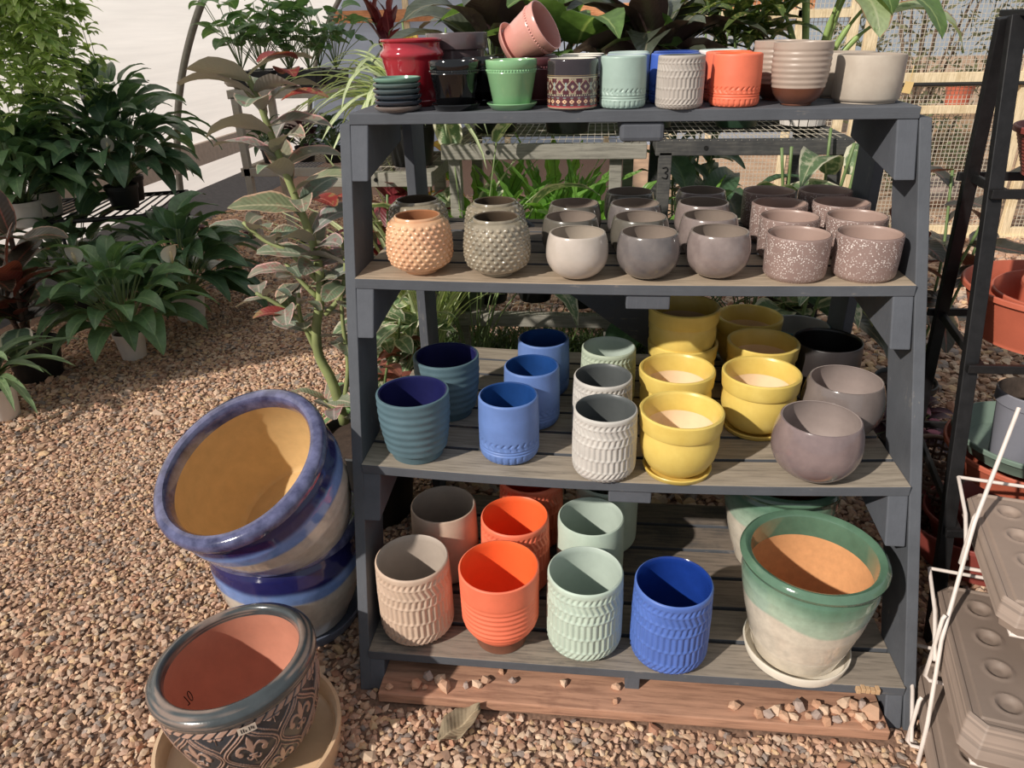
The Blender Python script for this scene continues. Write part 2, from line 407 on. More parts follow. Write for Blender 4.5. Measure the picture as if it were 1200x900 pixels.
g2 = pot('glazed_planter', 'green and cream drip glazed pot in shade behind the large one in saucer', 'plant pot', green_parts, S(0, .395, -.03), (0, 0, 2)); g2.scale = (.93, .93, 1)
# --- second tier from the ground
tl = glaze('teal_matt_glaze', srgb(84,112,122), .55, .12); tli = glaze('navy_inner_glaze', srgb(28,30,82), .35, .15)
def teal_prof(R, H):
    pr = [(R*.70, 0), (R*.715, .002), (R*.73, H*.12), (R*.75, H*.135)]
    for k in range(61):
        t = k/60; r = R*(.85+.15*math.sin(min(1, t*1.25)*PI/2)**.9) if t < .8 else R
        pr.append((r - .0016*(1-math.cos(2*PI*7*t))*.5*min(1, 8*t, (1-t)*6), H*(.15+.83*t)))
    return pr + [(R-.001, H*.995), (R-.005, H)]
teal_parts = [('body', lathe('teal_body', teal_prof(.0835, .162), tl, n=72, closed_bottom=True)), ('interior', lathe('teal_in', interior(.0825, .162, .008, .66), tli))]
pot('ribbed_planter', 'slate teal ribbed pot with navy inside at the shelf front beside the post', 'plant pot', teal_parts, S(1, -.505, -.221))
pot('ribbed_planter', 'slate teal ribbed pot with navy inside, behind its twin at the shelf front', 'plant pot', teal_parts, S(1, -.468, -.013), (0, 0, 1))
bm2 = glaze('cornflower_matt_glaze', srgb(98,130,194), .5, .1); bi2 = glaze('deep_blue_glaze', srgb(20,66,130), .3, .15)
bp = textured_pot('banded', .0705, .156, .056, bm2, bi2, banded(.156, .0022), n=220, step=.0022)
pot('banded_planter', 'cornflower blue pot with chevron band, first of three at the shelf front', 'plant pot', bp, S(1, -.289, -.195))
pot('banded_planter', 'cornflower blue pot with chevron band, middle of the file of three', 'plant pot', bp, S(1, -.249, -.031), (0, 0, .9))
pot('banded_planter', 'cornflower blue pot, rearmost of the file of three', 'plant pot', bp, S(1, -.232, .146), (0, 0, 2.))
gkm = glaze('pale_stone_matt_glaze', srgb(198,192,184), .6, .1); gki = glaze('charcoal_inner_glaze', srgb(82,86,86), .4, .1)
gk = textured_pot('small_knit', .0720, .161, .054, gkm, gki, knit(.161, .0028, 36), step=.0024)
pot('textured_planter', 'pale stone grey carved pot beside the yellow pot in saucer', 'plant pot', gk, S(1, -.068, -.246))
pot('textured_planter', 'pale stone grey carved pot, second in its file behind the front one', 'plant pot', gk, S(1, -.073, -.082), (0, 0, .8))
sk = textured_pot('sage_small_knit', .0720, .161, .054, glaze('celadon_matt_glaze', srgb(178,190,166), .55, .1), sgi, knit(.161, .0028, 36), step=.0024)
pot('textured_planter', 'celadon green carved pot at the back of the stone grey file', 'plant pot', sk, S(1, -.058, .092))
ym = glaze('yellow_satin_glaze', srgb(228,194,80), .34, .06, c2=srgb(234,204,96)); yi = plain('bare_sand_clay', srgb(240,208,164), .9, var=.05)
def yellow_parts():
    R, H = .0925, .148
    pr = [(.050, 0), (.055, .003), (.070, .016), (.082, .040), (.0875, .066), (.0875, .085), (.0845, .101), (.084, .104)]
    rim = [(.084, .104), (.0885, .106), (.0905, .111), (.0908, .122), (.0925, .138), (.0922, .145), (.089, .148), (.085, .147), (.0825, .142)]
    band = [(.0825, .142), (.079, .128), (.0755, .108), (.0755, .104)]
    inn = [(.0755, .104), (.073, .080), (.066, .052), (.056, .038), (.045, .034), (.0005, .033)]
    return [('body', lathe('yellow_body', pr, ym, n=72, closed_bottom=True)), ('rim', lathe('yellow_rim', rim, ym, n=72)), ('glazed_band', lathe('yellow_band', band, ym, n=72)), ('interior', lathe('yellow_in', inn, yi, n=72))]
yp = yellow_parts()
def yellow(label, x, y, lift=0., sc=None):
    z = shelf_z(1, x)+lift
    t = pot('yellow_planter', label, 'plant pot', yp, (x, y, z), (0, 0, random.uniform(0, 6)))
    return t
def ysauce(label, x, y): saucer('saucer', label, .077, .013, ym, S(1, x, y))
ysauce('yellow saucer under the yellow pot at the shelf front edge', .098, -.228); yellow('yellow collared pot in saucer at the shelf front edge', .098, -.228, .005)
ysauce('yellow saucer under the yellow pot set back behind the mauve round pot', .305, -.033); yellow('yellow collared pot in saucer, set back beside the mauve round pot', .305, -.033, .005)
ysauce('yellow saucer second in the file behind the front yellow pot', .108, -.014); yellow('yellow collared pot directly behind the front edge yellow pot', .108, -.014, .005)
yellow('yellow collared pot holding another yellow pot stacked on its rim', .140, .172)
yellow('yellow collared pot stacked in the rim of another, topmost yellow one', .136, .170, .100)
yellow('yellow collared pot half shaded, second in the file beside the black pot', .347, .165)
yellow('yellow collared pot in deep shade at the back beside the teal bowl', .345, .352)
yellow('yellow collared pot in shade, only an edge showing behind the stacked pair', .152, .360)
def sphere_prof(R, Rm, H, rb, zc=.53):
    pr = [(rb*.9, 0), (rb, .002)]; zm = H*zc
    for k in range(1, 11):
        a = k/10*PI/2; pr.append((rb+(Rm-rb)*math.sin(a)**1.22, .002+(zm-.002)*(1-math.cos(a))))
    for k in range(1, 13):
        t = k/12; a = t*math.acos(max(.2, R/Rm))*1.0; pr.append((Rm*math.cos(a), zm+(H*.985-zm)*math.sin(a)/math.sin(math.acos(max(.2, R/Rm)))))
    return pr + [(R-.0008, H*.995), (R-.003, H)]
def round_in(R, Rm, H, rb):
    o = sphere_prof(R-.004, Rm-.006, H, rb)[:-1][::-1]; return [(R-.003, H)] + [(r, max(z, .008)) for r, z in o if z > .008] + [(.0005, .008)]
def round_parts(k, R, Rm, H, rb, mo, mi_): return [('body', lathe(k+'_body', sphere_prof(R, Rm, H, rb), mo, n=72, closed_bottom=True)), ('interior', lathe(k+'_in', round_in(R, Rm, H, rb), mi_, n=72))]
mv = glaze('mauve_gloss_glaze', srgb(126,108,108), .2, .1, c2=srgb(144,124,122), coat=.4); mvi = glaze('mauve_inner_glaze', srgb(158,142,136), .35, .1)
gyr = glaze('warm_grey_gloss_glaze', srgb(122,110,106), .15, .15, coat=.5)
big_round = round_parts('bigmauve', .0830, .0945, .139, .034, mv, mvi); grey_round = round_parts('greyround', .0820, .094, .139, .034, gyr, mvi)
pot('round_planter', 'mauve brown round pot standing at the shelf front edge', 'plant pot', big_round, S(1, .390, -.239))
pot('round_planter', 'glossy grey round pot behind the mauve brown one', 'plant pot', grey_round, S(1, .494, -.054))
bkm = glaze('black_brown_glaze', srgb(48,42,42), .4, .15); bki = glaze('black_inner_glaze', srgb(22,20,20), .35, .1)
pot('round_planter', 'wide black cylinder pot behind the glossy grey round pot', 'plant pot', [('body', lathe('black_wide', cyl_prof(.090, .13, .068, rim=.99), bkm, closed_bottom=True)), ('interior', lathe('black_wide_in', interior(.089, .13), bki))], S(1, .522, .202))
pot('bowl_planter', 'low teal bowl with grey inside at the very back of the shelf', 'plant pot', [('body', lathe('tealbowl', cyl_prof(.085, .10, .07, rim=.99), glaze('turquoise_glaze', srgb(34,126,140), .3, .1), closed_bottom=True)), ('interior', lathe('tealbowl_in', interior(.0842, .10), glaze('pale_grey_glaze', srgb(150,148,144), .4, .08)))], S(1, .498, .385))
# --- second shelf from the top: hobnail, round and speckled pots
def hob(U, Z, R):
    row = Z/.0098; i = np.floor(row); f = row-i-.5; q = 25*U+.5*(i % 2); g = (q % 1)-.5
    d2 = (f*.0098/.0043)**2+(g*2*PI*R/25/.0050)**2
    return .0036*np.clip(1-d2, 0, 1)**.7*sstep(.016, .024, Z)*(1-sstep(.112, .122, Z))
def hob_prof():
    R, Rm, H = .053, .0735, .130
    pr = [(.036, 0), (.038, .002), (.038, .008), (.042, .010)]
    for k in range(1, 15):
        a = k/14*PI/2; pr.append((.042+(Rm-.042)*math.sin(a)**.9, .010+.042*(1-math.cos(a))))
    for k in range(1, 15):
        t = k/14; pr.append((R+(Rm-R)*math.cos(t*PI/2)**.85, .052+.072*math.sin(t*PI/2)**.95))
    return pr + [(R, .1265), (R-.0015, .1295), (R-.004, .130)]
def hob_parts(k, mo, mi_): return [('body', lathe(k, hob_prof(), mo, n=350, step=.0013, disp=hob, closed_bottom=True, sharp=80)), ('interior', lathe(k+'_in', [(.049, .130), (.0465, .128), (.048, .115), (.062, .08), (.066, .05), (.05, .018), (.03, .01), (.0005, .01)], mi_))]
pea = glaze('peach_gloss_glaze', srgb(228,164,120), .18, .1, c2=srgb(236,184,136), coat=.6); peai = glaze('amber_inner_glaze', srgb(170,110,70), .3, .12)
olv = glaze('olive_taupe_gloss_glaze', srgb(138,128,108), .14, .2, c2=srgb(168,154,130), coat=1.0); olvi = glaze('umber_inner_glaze', srgb(84,70,56), .3, .12)
hp = hob_parts('hob_peach', pea, peai); ho = hob_parts('hob_olive', olv, olvi)
pot('hobnail_planter', 'peach hobnail round pot at the end of the shelf', 'plant pot', hp, S(2, -.498, -.070))
pot('hobnail_planter', 'olive taupe hobnail round pot standing beside the peach one', 'plant pot', ho, S(2, -.320, -.072), (0, 0, .4))
pot('hobnail_planter', 'olive taupe hobnail pot peeking out behind the peach one', 'plant pot', ho, S(2, -.535, .088), (0, 0, .8))
pot('hobnail_planter', 'olive taupe hobnail pot behind its twin at the shelf front', 'plant pot', ho, S(2, -.344, .085), (0, 0, 1.3))
cr = glaze('cream_round_glaze', srgb(194,180,166), .2, .05, c2=srgb(204,190,178), coat=.5); cri = glaze('cream_round_inner', srgb(178,164,148), .35, .06)
gry = glaze('slate_round_glaze', srgb(104,97,97), .2, .12, c2=srgb(126,117,113), coat=.5)
tpe = glaze('taupe_round_glaze', srgb(128,112,108), .2, .12, c2=srgb(152,136,130), coat=.5)
olg = glaze('khaki_round_glaze', srgb(100,94,84), .2, .12, coat=.5)
inn_t = glaze('taupe_round_inner', srgb(148,132,120), .35, .08)
RP = lambda k, mo, mi_: round_parts(k, .0615, .0690, .101, .026, mo, mi_)
rc, rg, rt, rk = RP('rc', cr, cri), RP('rg', gry, inn_t), RP('rt', tpe, inn_t), RP('rk', olg, inn_t)
pot('round_planter', 'cream round pot at the shelf front, palest of its row', 'plant pot', rc, S(2, -.140, -.086))
pot('round_planter', 'dark khaki round pot directly behind the cream one', 'plant pot', rk, S(2, -.160, .058))
pot('round_planter', 'dark khaki round pot, last in the file behind the cream one', 'plant pot', rk, S(2, -.156, .200))
pot('round_planter', 'slate grey round pot at the shelf front beside the cream one', 'plant pot', rg, S(2, .015, -.080))
for y, x, l, pt in ((.060, .003, 'khaki grey round pot second in the slate grey file', rk), (.201, -.003, 'grey round pot third in the slate grey file', rg), (.342, -.012, 'khaki grey round pot fourth and last in the slate grey file', rk)):
    pot('round_planter', l, 'plant pot', pt, S(2, x, y), (0, 0, x*50))
pot('round_planter', 'taupe round pot at the shelf front beside the speckled cylinders', 'plant pot', rt, S(2, .166, -.070))
for y, x, l in ((.070, .163, 'taupe round pot second in the file behind the front taupe one'), (.211, .166, 'taupe round pot third in the file behind the front taupe one'), (.352, .178, 'taupe round pot at the very back of the taupe file')):
    pot('round_planter', l, 'plant pot', rt, S(2, x, y), (0, 0, x*50))
def speck_mat(name, c):
    t = NT(name); base = t.ramp(t.noise(20, 3), [(.3, dk(c, .92)), (.7, dk(c, 1.08))])
    vo = t.node('ShaderNodeTexVoronoi', Scale=235.); tc = t.node('ShaderNodeTexCoord'); t.link(tc.outputs['Object'], vo.inputs['Vector'])
    dots = t.ramp(vo.outputs['Distance'], [(.30, (1,1,1,1)), (.38, (0,0,0,1))])
    sel = t.ramp(t.noise(60, 2, .5), [(.40, (0,0,0,1)), (.47, (1,1,1,1))])
    sep = t.node('ShaderNodeSeparateXYZ'); t.link(tc.outputs['Object'], sep.inputs[0])
    fade = t.ramp(t.math('MULTIPLY', sep.outputs[2], 10.), [(.0, (.35,.35,.35,1)), (.55, (1,1,1,1)), (.90, (1,1,1,1)), (.93, (0,0,0,1))])
    fac = t.math('MULTIPLY', t.math('MULTIPLY', dots, sel), fade)
    t.color(t.mix(fac, base, srgb(236,222,214))); t.b.inputs['Roughness'].default_value = .35; t.bump(fac, .6, .0012); MATS[name] = t.m; return t.m
sp_m = speck_mat('speckled_mauve_glaze', srgb(152,126,118)); sp_i = glaze('mauve_tan_inner', srgb(170,142,130), .35, .06)
sp_prof = [(.058, 0), (.060, .002), (.0655, .007), (.0672, .012), (.0688, .05), (.0690, .088), (.0690, .0925), (.0682, .0945), (.066, .095)]
sp_prof = [(r*.968, z) for r, z in sp_prof]
spk = [('body', lathe('speck_body', sp_prof, sp_m, n=72, closed_bottom=True)), ('interior', lathe('speck_in', interior(.0668, .095, .0055, .8), sp_i))]
pot('speckled_planter', 'speckled mauve cylinder pot at the shelf front beside the taupe round pot', 'plant pot', spk, S(2, .332, -.072))
for y, x, l in ((.081, .347, 'speckled mauve cylinder second in the file beside the taupe pots'), (.223, .354, 'speckled mauve cylinder third in the file beside the taupe pots'), (.368, .357, 'speckled mauve cylinder last in the file beside the taupe pots')):
    pot('speckled_planter', l, 'plant pot', spk, S(2, x, y), (0, 0, x*9))
pot('speckled_planter', 'speckled mauve cylinder pot at the shelf front beside the sunlit post', 'plant pot', spk, S(2, .476, -.072), (0, 0, 2))
for y, x, l in ((.078, .495, 'speckled mauve cylinder second in the file beside the sunlit post'), (.220, .500, 'speckled mauve cylinder third in the file beside the sunlit post'), (.364, .500, 'speckled mauve cylinder last in the file beside the sunlit post')):
    pot('speckled_planter', l, 'plant pot', spk, S(2, x, y), (0, 0, x*7+y*9))
# --- top shelf
T = lambda x, y, l=0.: (x, y, Z4[3]+l)
def bead_parts(k, mo, mi_, R=.0560, H=.101):
    out = [(.039, .006), (.041, .008), (.0535, .074), (.0545, .0755), (.0538, .077), (.0538, .083), (.0552, .0845), (.056, H-.002), (.0552, H), (.053, H)]
    inn = [(.053, H), (.0515, H-.002), (.049, .07), (.037, .014), (.0005, .013)]
    sc = [(.043, 0), (.045, .0005), (.0555, .0125), (.0555, .014), (.054, .0145), (.052, .0135), (.043, .0055), (.0005, .005)]
    bd = MB(); nb = 52; V = []; F = []
    for i in range(nb):
        a = 2*PI*i/nb; c = Vector((.0541*math.cos(a), .0541*math.sin(a), .080)); b = len(V); rr = .0022
        for th in (-60, 0, 60):
            for q in range(6):
                p = q*PI/3; V.append(tuple(c+Vector((rr*math.cos(math.radians(th))*math.cos(p), rr*math.cos(math.radians(th))*math.sin(p), rr*math.sin(math.radians(th))))))
        for r0 in (0, 6):
            for q in range(6): F.append((b+r0+q, b+r0+(q+1) % 6, b+r0+6+(q+1) % 6, b+r0+6+q))
    return [('body', lathe(k+'_body', out, mo, n=72, closed_bottom=True)), ('interior', lathe(k+'_in', inn, mi_, n=64)), ('saucer', lathe(k+'_saucer', sc, mo, n=64, closed_bottom=True)), ('beading', mesh(k+'_beads', V, F, mo))]
grn = glaze('spring_green_glaze', srgb(134,186,132), .2, .05, coat=.4); blk = glaze('jet_black_glaze', srgb(16,16,18), .1, .2, coat=.6); mar = glaze('maroon_glaze', srgb(104,58,62), .25, .1, coat=.3)
pnk = glaze('dusty_pink_glaze', srgb(226,156,142), .25, .05, coat=.3); pnki = glaze('rose_brown_inner', srgb(196,130,118), .3, .06)
bk_p, gr_p, ma_p, pk_p = bead_parts('bead_black', blk, blk), bead_parts('bead_green', grn, grn), bead_parts('bead_maroon', mar, mar), bead_parts('bead_pink', pnk, pnki)
pot('beaded_planter', 'jet black beaded pot with attached saucer at the shelf front', 'plant pot', bk_p, T(-.418, .045))
pot('beaded_planter', 'jet black beaded pot standing behind between the front black and green pots', 'plant pot', bk_p, T(-.372, .165), (0, 0, 1))
pot('beaded_planter', 'jet black beaded pot at the back behind the spring green one', 'plant pot', bk_p, T(-.262, .275), (0, 0, 2))
pot('beaded_planter', 'spring green beaded pot with attached saucer on the top shelf', 'plant pot', gr_p, T(-.292, .045))
pot('beaded_planter', 'maroon beaded pot behind the spring green one, under the tipped pink pot', 'plant pot', ma_p, T(-.250, .158))
# the pink pot lies tipped on its side on the maroon pot
nax = Vector((.83, -.28, .48)).normalized(); q = Vector((0, 0, 1)).rotation_difference(nax)
pc = at(621, 42, .140)
pk = pot('beaded_planter', 'dusty pink beaded pot tipped over with saucer, lying on top of the maroon pot', 'plant pot', pk_p, pc - nax*.055)
pk.rotation_mode = 'QUATERNION'; pk.rotation_quaternion = q
# red pot, dark collared pot, stack of saucers
red = glaze('ruby_red_glaze', srgb(168,24,42), .12, .1, coat=.7)
rp = [(.047, 0), (.050, .003), (.052, .012), (.050, .014), (.056, .04), (.064, .075), (.0695, .098), (.0705, .104), (.0735, .107), (.0745, .112), (.073, .117), (.067, .122), (.0655, .128), (.0665, .136), (.071, .139), (.0718, .142), (.070, .1445), (.066, .1445)]
rin = [(.066, .1445), (.0625, .141), (.061, .128), (.066, .10), (.055, .05), (.045, .012), (.0005, .01)]
pot('collared_planter', 'ruby red glossy pot with collar behind the stack of small saucers', 'plant pot', [('body', lathe('red_body', rp, red, n=80, closed_bottom=True)), ('interior', lathe('red_in', rin, red, n=80))], T(-.535, .152))
dkc = glaze('plum_grey_glaze', srgb(96,82,84), .25, .12, coat=.3)
dp = [(.052, 0), (.056, .003), (.066, .09), (.068, .115), (.0735, .118), (.0745, .124), (.0755, .15), (.0745, .153), (.071, .153)]
din = [(.071, .153), (.068, .15), (.066, .12), (.05, .012), (.0005, .01)]
pot('collared_planter', 'plum grey pot with deep rim standing behind the ruby red pot', 'plant pot', [('body', lathe('dark_body', dp, dkc, n=72, closed_bottom=True)), ('interior', lathe('dark_in', din, dkc, n=72))], T(-.450, .272))
sc_cols = [('clay brown small saucer at the bottom of the saucer stack', srgb(116,104,98)), ('blue black small saucer second from the bottom of the stack', srgb(52,58,68)), ('blue black small saucer third from the bottom of the stack', srgb(56,66,74)),
           ('slate small saucer fourth from the bottom of the stack', srgb(78,92,94)), ('slate green small saucer under the topmost one of the stack', srgb(92,110,106)), ('jade green small saucer topmost of the stack', srgb(112,152,132))]
for k, (l, c) in enumerate(sc_cols):
    pr = [(.041, 0), (.043, .0005), (.051, .006), (.0525, .0095), (.0525, .0118), (.0515, .0128), (.049, .0125), (.046, .004), (.0005, .0035)]
    o = obj('saucer', lathe('small_saucer', pr, glaze('saucer_glaze_%d' % k, c, .2, .1, coat=.4), n=64, closed_bottom=True), None, T(-.545+.0012*((k*7) % 3-1), .030, k*.0116), (0, 0, k)); tag(o, l, 'saucer', 'stacked small saucers')
# patterned pot: woven-style bands of diamonds
def pat(U, Z):
    c = np.zeros(U.shape+(3,)); dark = np.array(srgb(52,42,46)[:3]); crm = np.array(srgb(226,206,168)[:3]); mr = np.array(srgb(122,48,56)[:3]); pl = np.array(srgb(84,50,62)[:3]); gy = np.array(srgb(150,164,156)[:3])
    c[:] = dark; t = Z/.101
    def put(mask, col): c[mask] = col
    put((t > .64) & (t < .665), crm*.7); put((t > .68) & (t < .69), np.array(srgb(168,140,96)[:3]))
    b = (t > .33) & (t < .625); put(b, mr*.45)
    v = (t-.33)/.295*2-1; g = ((U*12) % 1)*2-1
    dmd = np.abs(g)+np.abs(v); put(b & (np.abs(dmd-1) < .10), crm*.55); put(b & (dmd < .55), pl); put(b & (dmd < .28), crm*.6)
    put(b & (np.abs(v) > .62) & (np.abs(g) < .5) & (dmd > 1.16), crm*.6); put(b & (np.abs(np.abs(v)-.72) < .12) & (np.abs(g) < .16), mr)
    put(b & (np.abs(g) > .88) & (np.abs(v) < .5), gy)
    put((t > .30) & (t < .325) & (((U*64) % 1) < .5), crm*.8); put((t > .27) & (t < .295), pl)
    b2 = (t > .10) & (t < .27); put(b2, mr*.55); v2 = (t-.185)/.06; g2 = ((U*22) % 1)*2-1
    put(b2 & (np.abs(g2)+np.abs(v2) < .75), np.array(srgb(240,196,150)[:3])); put(b2 & (np.abs(g2)+np.abs(v2) < .28), mr)
    put(b2 & (np.abs(np.abs(v2)-1.15) < .22) & (np.abs(g2) < .4), gy*.7)
    put((t > .07) & (t < .095), np.array(srgb(190,76,74)[:3])); put((t > .045) & (t < .065), crm*.7)
    return c
pm = vcol('patterned_glaze', .14, .7); pcy = [(.050, 0), (.0525, .002), (.0542, .006), (.0545, .05), (.0545, .092), (.0538, .098), (.052, .101), (.050, .101)]
pat_parts = [('body', lathe('pattern_body', pcy, pm, n=420, step=.0011, tint=pat, closed_bottom=True)), ('interior', lathe('pattern_in', interior(.054, .101), glaze('ivory_inner_glaze', srgb(226,220,206), .2, .04)))]
pot('patterned_planter', 'dark cylinder pot with bands of red and cream diamonds at the shelf front', 'plant pot', pat_parts, T(-.159, .035), (0, 0, .3))
pot('patterned_planter', 'dark diamond banded cylinder second behind the front one', 'plant pot', pat_parts, T(-.147, .147), (0, 0, 1))
pot('patterned_planter', 'dark diamond banded cylinder at the back of its file', 'plant pot', pat_parts, T(-.142, .259), (0, 0, 2))
sea = glaze('seafoam_glaze', srgb(164,188,176), .4, .08); seai = glaze('seafoam_inner', srgb(186,202,196), .35, .05)
tp = lambda k, mo, mi_, fn, R=.0497, H=.104: textured_pot(k, R, H, R*.84, mo, mi_, fn, step=.0018, n=200, bend=.1)
sea_p = tp('seafoam', sea, seai, banded(.104, .0018)); dbl = tp('toporange', orm, ori, banded(.104, .0019), R=.052); tkn = tp('topknit', glaze('warm_grey_matt', srgb(178,168,158), .6, .08), gki, knit(.104, .0020, 34))
pot('banded_planter', 'seafoam pot with chevron band at the front of the top shelf', 'plant pot', sea_p, T(-.051, .045))
pot('banded_planter', 'pale blue grey pot behind the seafoam one on the top shelf', 'plant pot', tp('bluegrey', glaze('blue_grey_glaze', srgb(150,166,182), .4, .08), seai, banded(.104, .0018)), T(-.038, .151), (0, 0, 1))
pot('banded_planter', 'seafoam pot at the back of the top shelf file', 'plant pot', sea_p, T(-.034, .258), (0, 0, 2))
tb = tp('topblue', glaze('royal_blue_glaze', srgb(62,100,196), .35, .1), bli, banded(.104, .0018), R=.054)
pot('banded_planter', 'royal blue pot behind the grey herringbone pot on the top shelf', 'plant pot', tb, T(.064, .132))
pot('banded_planter', 'royal blue pot rearmost, behind the other blue on the top shelf', 'plant pot', tb, T(.076, .242), (0, 0, 1))
pot('textured_planter', 'small grey herringbone pot at the front of the top shelf', 'plant pot', tkn, T(.068, .025))
pot('banded_planter', 'coral orange pot with chevron band at the front of the top shelf', 'plant pot', dbl, T(.186, .050))
pot('banded_planter', 'coral orange pot close behind its twin on the top shelf', 'plant pot', dbl, T(.184, .157), (0, 0, 1))
pot('banded_planter', 'off white pot behind the coral orange pots', 'plant pot', tp('offwhite', glaze('off_white_glaze', srgb(232,222,214), .3, .04), seai, banded(.104, .0018), R=.052), T(.181, .264))
rbm = glaze('stone_ribbed_glaze', srgb(176,156,140), .4, .08); rbf = glaze('chestnut_foot_glaze', srgb(112,66,46), .3, .15, coat=.3)
def top_rib():
    pr = []; H = .122
    for k in range(81):
        t = k/80; z = .036+(H-.036)*t; r = .0535+.0055*min(1, t*2.2)**.7 - .0011*(1-math.cos(2*PI*8*t))*.5*(1-sstep(.8, .9, t)); pr.append((r, z))
    ft = [(.028, 0), (.030, .002), (.030, .004), (.041, .012), (.049, .023), (.0535, .036)]
    return [('body', lathe('toprib_body', pr+[(.058, H+.001), (.055, H+.001)], rbm, n=72)), ('foot', lathe('toprib_foot', ft, rbf, n=72, closed_bottom=True)), ('interior', lathe('toprib_in', interior(.0588, H+.001, .005, .6, .12), rbm))]
tr = top_rib()
pot('ribbed_planter', 'stone ribbed pot with chestnut dipped foot at the front of the top shelf', 'plant pot', tr, T(.316, .050))
pot('ribbed_planter', 'stone ribbed pot with chestnut foot behind its twin', 'plant pot', tr, T(.300, .176), (0, 0, 1))
ctm = glaze('sandstone_matt', srgb(188,172,154), .6, .07, c2=srgb(198,184,166)); cti = glaze('sandstone_inner', srgb(170,154,138), .6, .06)
ct = [('body', lathe('sand_body', [(.058, 0), (.060, .0005), (.060, .003), (.0655, .006), (.068, .011), (.0685, .05), (.0685, .091), (.0675, .0945), (.065, .095)], ctm, n=80, closed_bottom=True)), ('interior', lathe('sand_in', interior(.0682, .095), cti))]
pot('cylinder_planter', 'plain sandstone wide cylinder pot at the end of the top shelf', 'plant pot', ct, T(.470, .095))
pot('cylinder_planter', 'plain sandstone wide cylinder pot behind its twin at the shelf end', 'plant pot', ct, T(.452, .234), (0, 0, 1))
# ------------------------------------------------------------------ big pots standing on the gravel
nv, sky_b, crm_ = srgb(34,34,92), srgb(112,146,208), srgb(206,196,182)
bg = vcol('cobalt_drip_glaze', .14, .6); bgr = glaze('navy_rim_glaze', srgb(56,58,98), .10, .3, scale=30, c2=srgb(104,106,146), coat=.7, spec=.6)
ochre = plain('ochre_clay_interior', srgb(212,174,112), .75, var=.07, scale=30)
def big_parts(k, R, H, zg):
    pr = [(R*.68, 0), (R*.70, .006), (R*.80, H*.18), (R*.91, H*.42), (R*.955, H*.60), (R*.965, H*.70), (R*.94, H*.80), (R*.905, H*.86), (R*.90, H*.88)]
    rim = [(R*.90, H*.88), (R*.96, H*.885), (R*.995, H*.905), (R, H*.935), (R*.99, H*.97), (R*.96, H*.99), (R*.90, H), (R*.86, H*.995), (R*.835, H*.97), (R*.83, H*.94)]
    band = [(R*.83, H*.94), (R*.825, H*.90), (R*.83, H*.87)]
    inn = [(R*.83, H*.87), (R*.87, H*.75), (R*.885, H*.6), (R*.84, H*.35), (R*.72, H*.10), (R*.685, H*.072), (R*.66, H*.065), (R*.64, H*.07), (.0005, H*.07)]
    return [('body', lathe(k, pr, bg, n=160, step=.005, tint=drip(nv, sky_b, crm_, zg, .008, H, .030, .046), closed_bottom=True)), ('rim', lathe(k+'_rim', rim, bgr, n=128)), ('glazed_band', lathe(k+'_band', band, bgr, n=128)), ('interior', lathe(k+'_in', inn, ochre, n=128))]
saucer('saucer', 'blue grey glazed saucer on the gravel under the stacked cobalt pots', .168, .03, glaze('blue_grey_saucer_glaze', srgb(104,112,130), .2, .15, coat=.4), (-.862, -.250, .006), wall=.009)
pot('cobalt_planter', 'large cobalt and cream drip glazed pot upright, with another tipped in its mouth', 'plant pot', big_parts('cob_low', .195, .30, .170), (-.862, -.250, .018))
nA = Vector((-.20, -.43, .88)).normalized(); cA = Vector((-.872, -.383, .562)); bA = cA - nA*.285
A = pot('cobalt_planter', 'large cobalt rimmed pot with ochre inside, tipped over on another pot', 'plant pot', big_parts('cob_top', .2065, .285, .165), bA)
A.rotation_mode = 'QUATERNION'; A.rotation_quaternion = Vector((0, 0, 1)).rotation_difference(nA)
# fleur-de-lis bowl in its saucer
CR, CH = .178, .225
def fleur(x, y):
    ax = np.abs(x); m = (y > -.08) & (y < .66) & (ax < .135*np.clip(np.sin(np.clip((y+.08)/.74, 0, 1)*PI), 0, 1)**.7)
    rr = np.hypot(ax-.34, y-.06); ang = np.arctan2(y-.06, ax-.34)
    m |= (np.abs(rr-.235) < .035+.045*sstep(2.6, -.2, ang)*1) & (ang > -.25) & (ang < 2.9)
    m |= np.hypot(ax-.50, y+.00) < .115
    m |= (ax < .17) & (np.abs(y+.13) < .035); m |= (ax < .06*np.clip((y+.52)/.4, 0, 1)) & (y > -.52) & (y < -.1)
    r2 = np.hypot(ax-.17, y+.24); m |= (np.abs(r2-.10) < .034) & (y < -.20)
    return m
def motif(U, Z):
    """True on the raised, buff coloured ornament"""
    H0, H1 = .010, .168; N = 9
    v = (Z-H0)/(H1-H0); m = np.zeros(U.shape, bool)
    for sft, vc in ((0, .62), (.5, .12), (.5, 1.12)):
        x = (((U*N+sft) % 1)-.5)*2; y = (v-vc)/.50
        inside = np.abs(y) < 1; w = .5*(1+np.cos(PI*np.clip(y, -1, 1)))*.99+.01; e = (np.abs(x)-w)/np.sqrt(1+(1.3*np.sin(PI*np.clip(y, -1, 1)))**2)
        if sft == 0: m |= inside & ((np.abs(e+.03) < .030) | (np.abs(e+.13) < .022))
        else: m |= inside & (np.abs(e+.13) < .022)
        m |= inside & fleur(x/.86, (y-.02)/.86) & (e < -.16)
    m &= (v > 0) & (v < 1)
    rope = (Z > .170) & (Z < .182); m |= rope & (((U*44-Z*60) % 1) < .72)
    return m
def bowl_disp(U, Z, R): return .0026*motif(U, Z)
slate, buff = np.array(srgb(54,58,64)[:3]), np.array(srgb(180,142,122)[:3])
def bowl_tint(U, Z): return np.where(motif(U, Z)[..., None], buff, slate)
bpf = [(.108, 0), (.112, .004), (.132, .03), (.150, .07), (.163, .115), (.169, .150), (.168, .170), (.165, .184)]
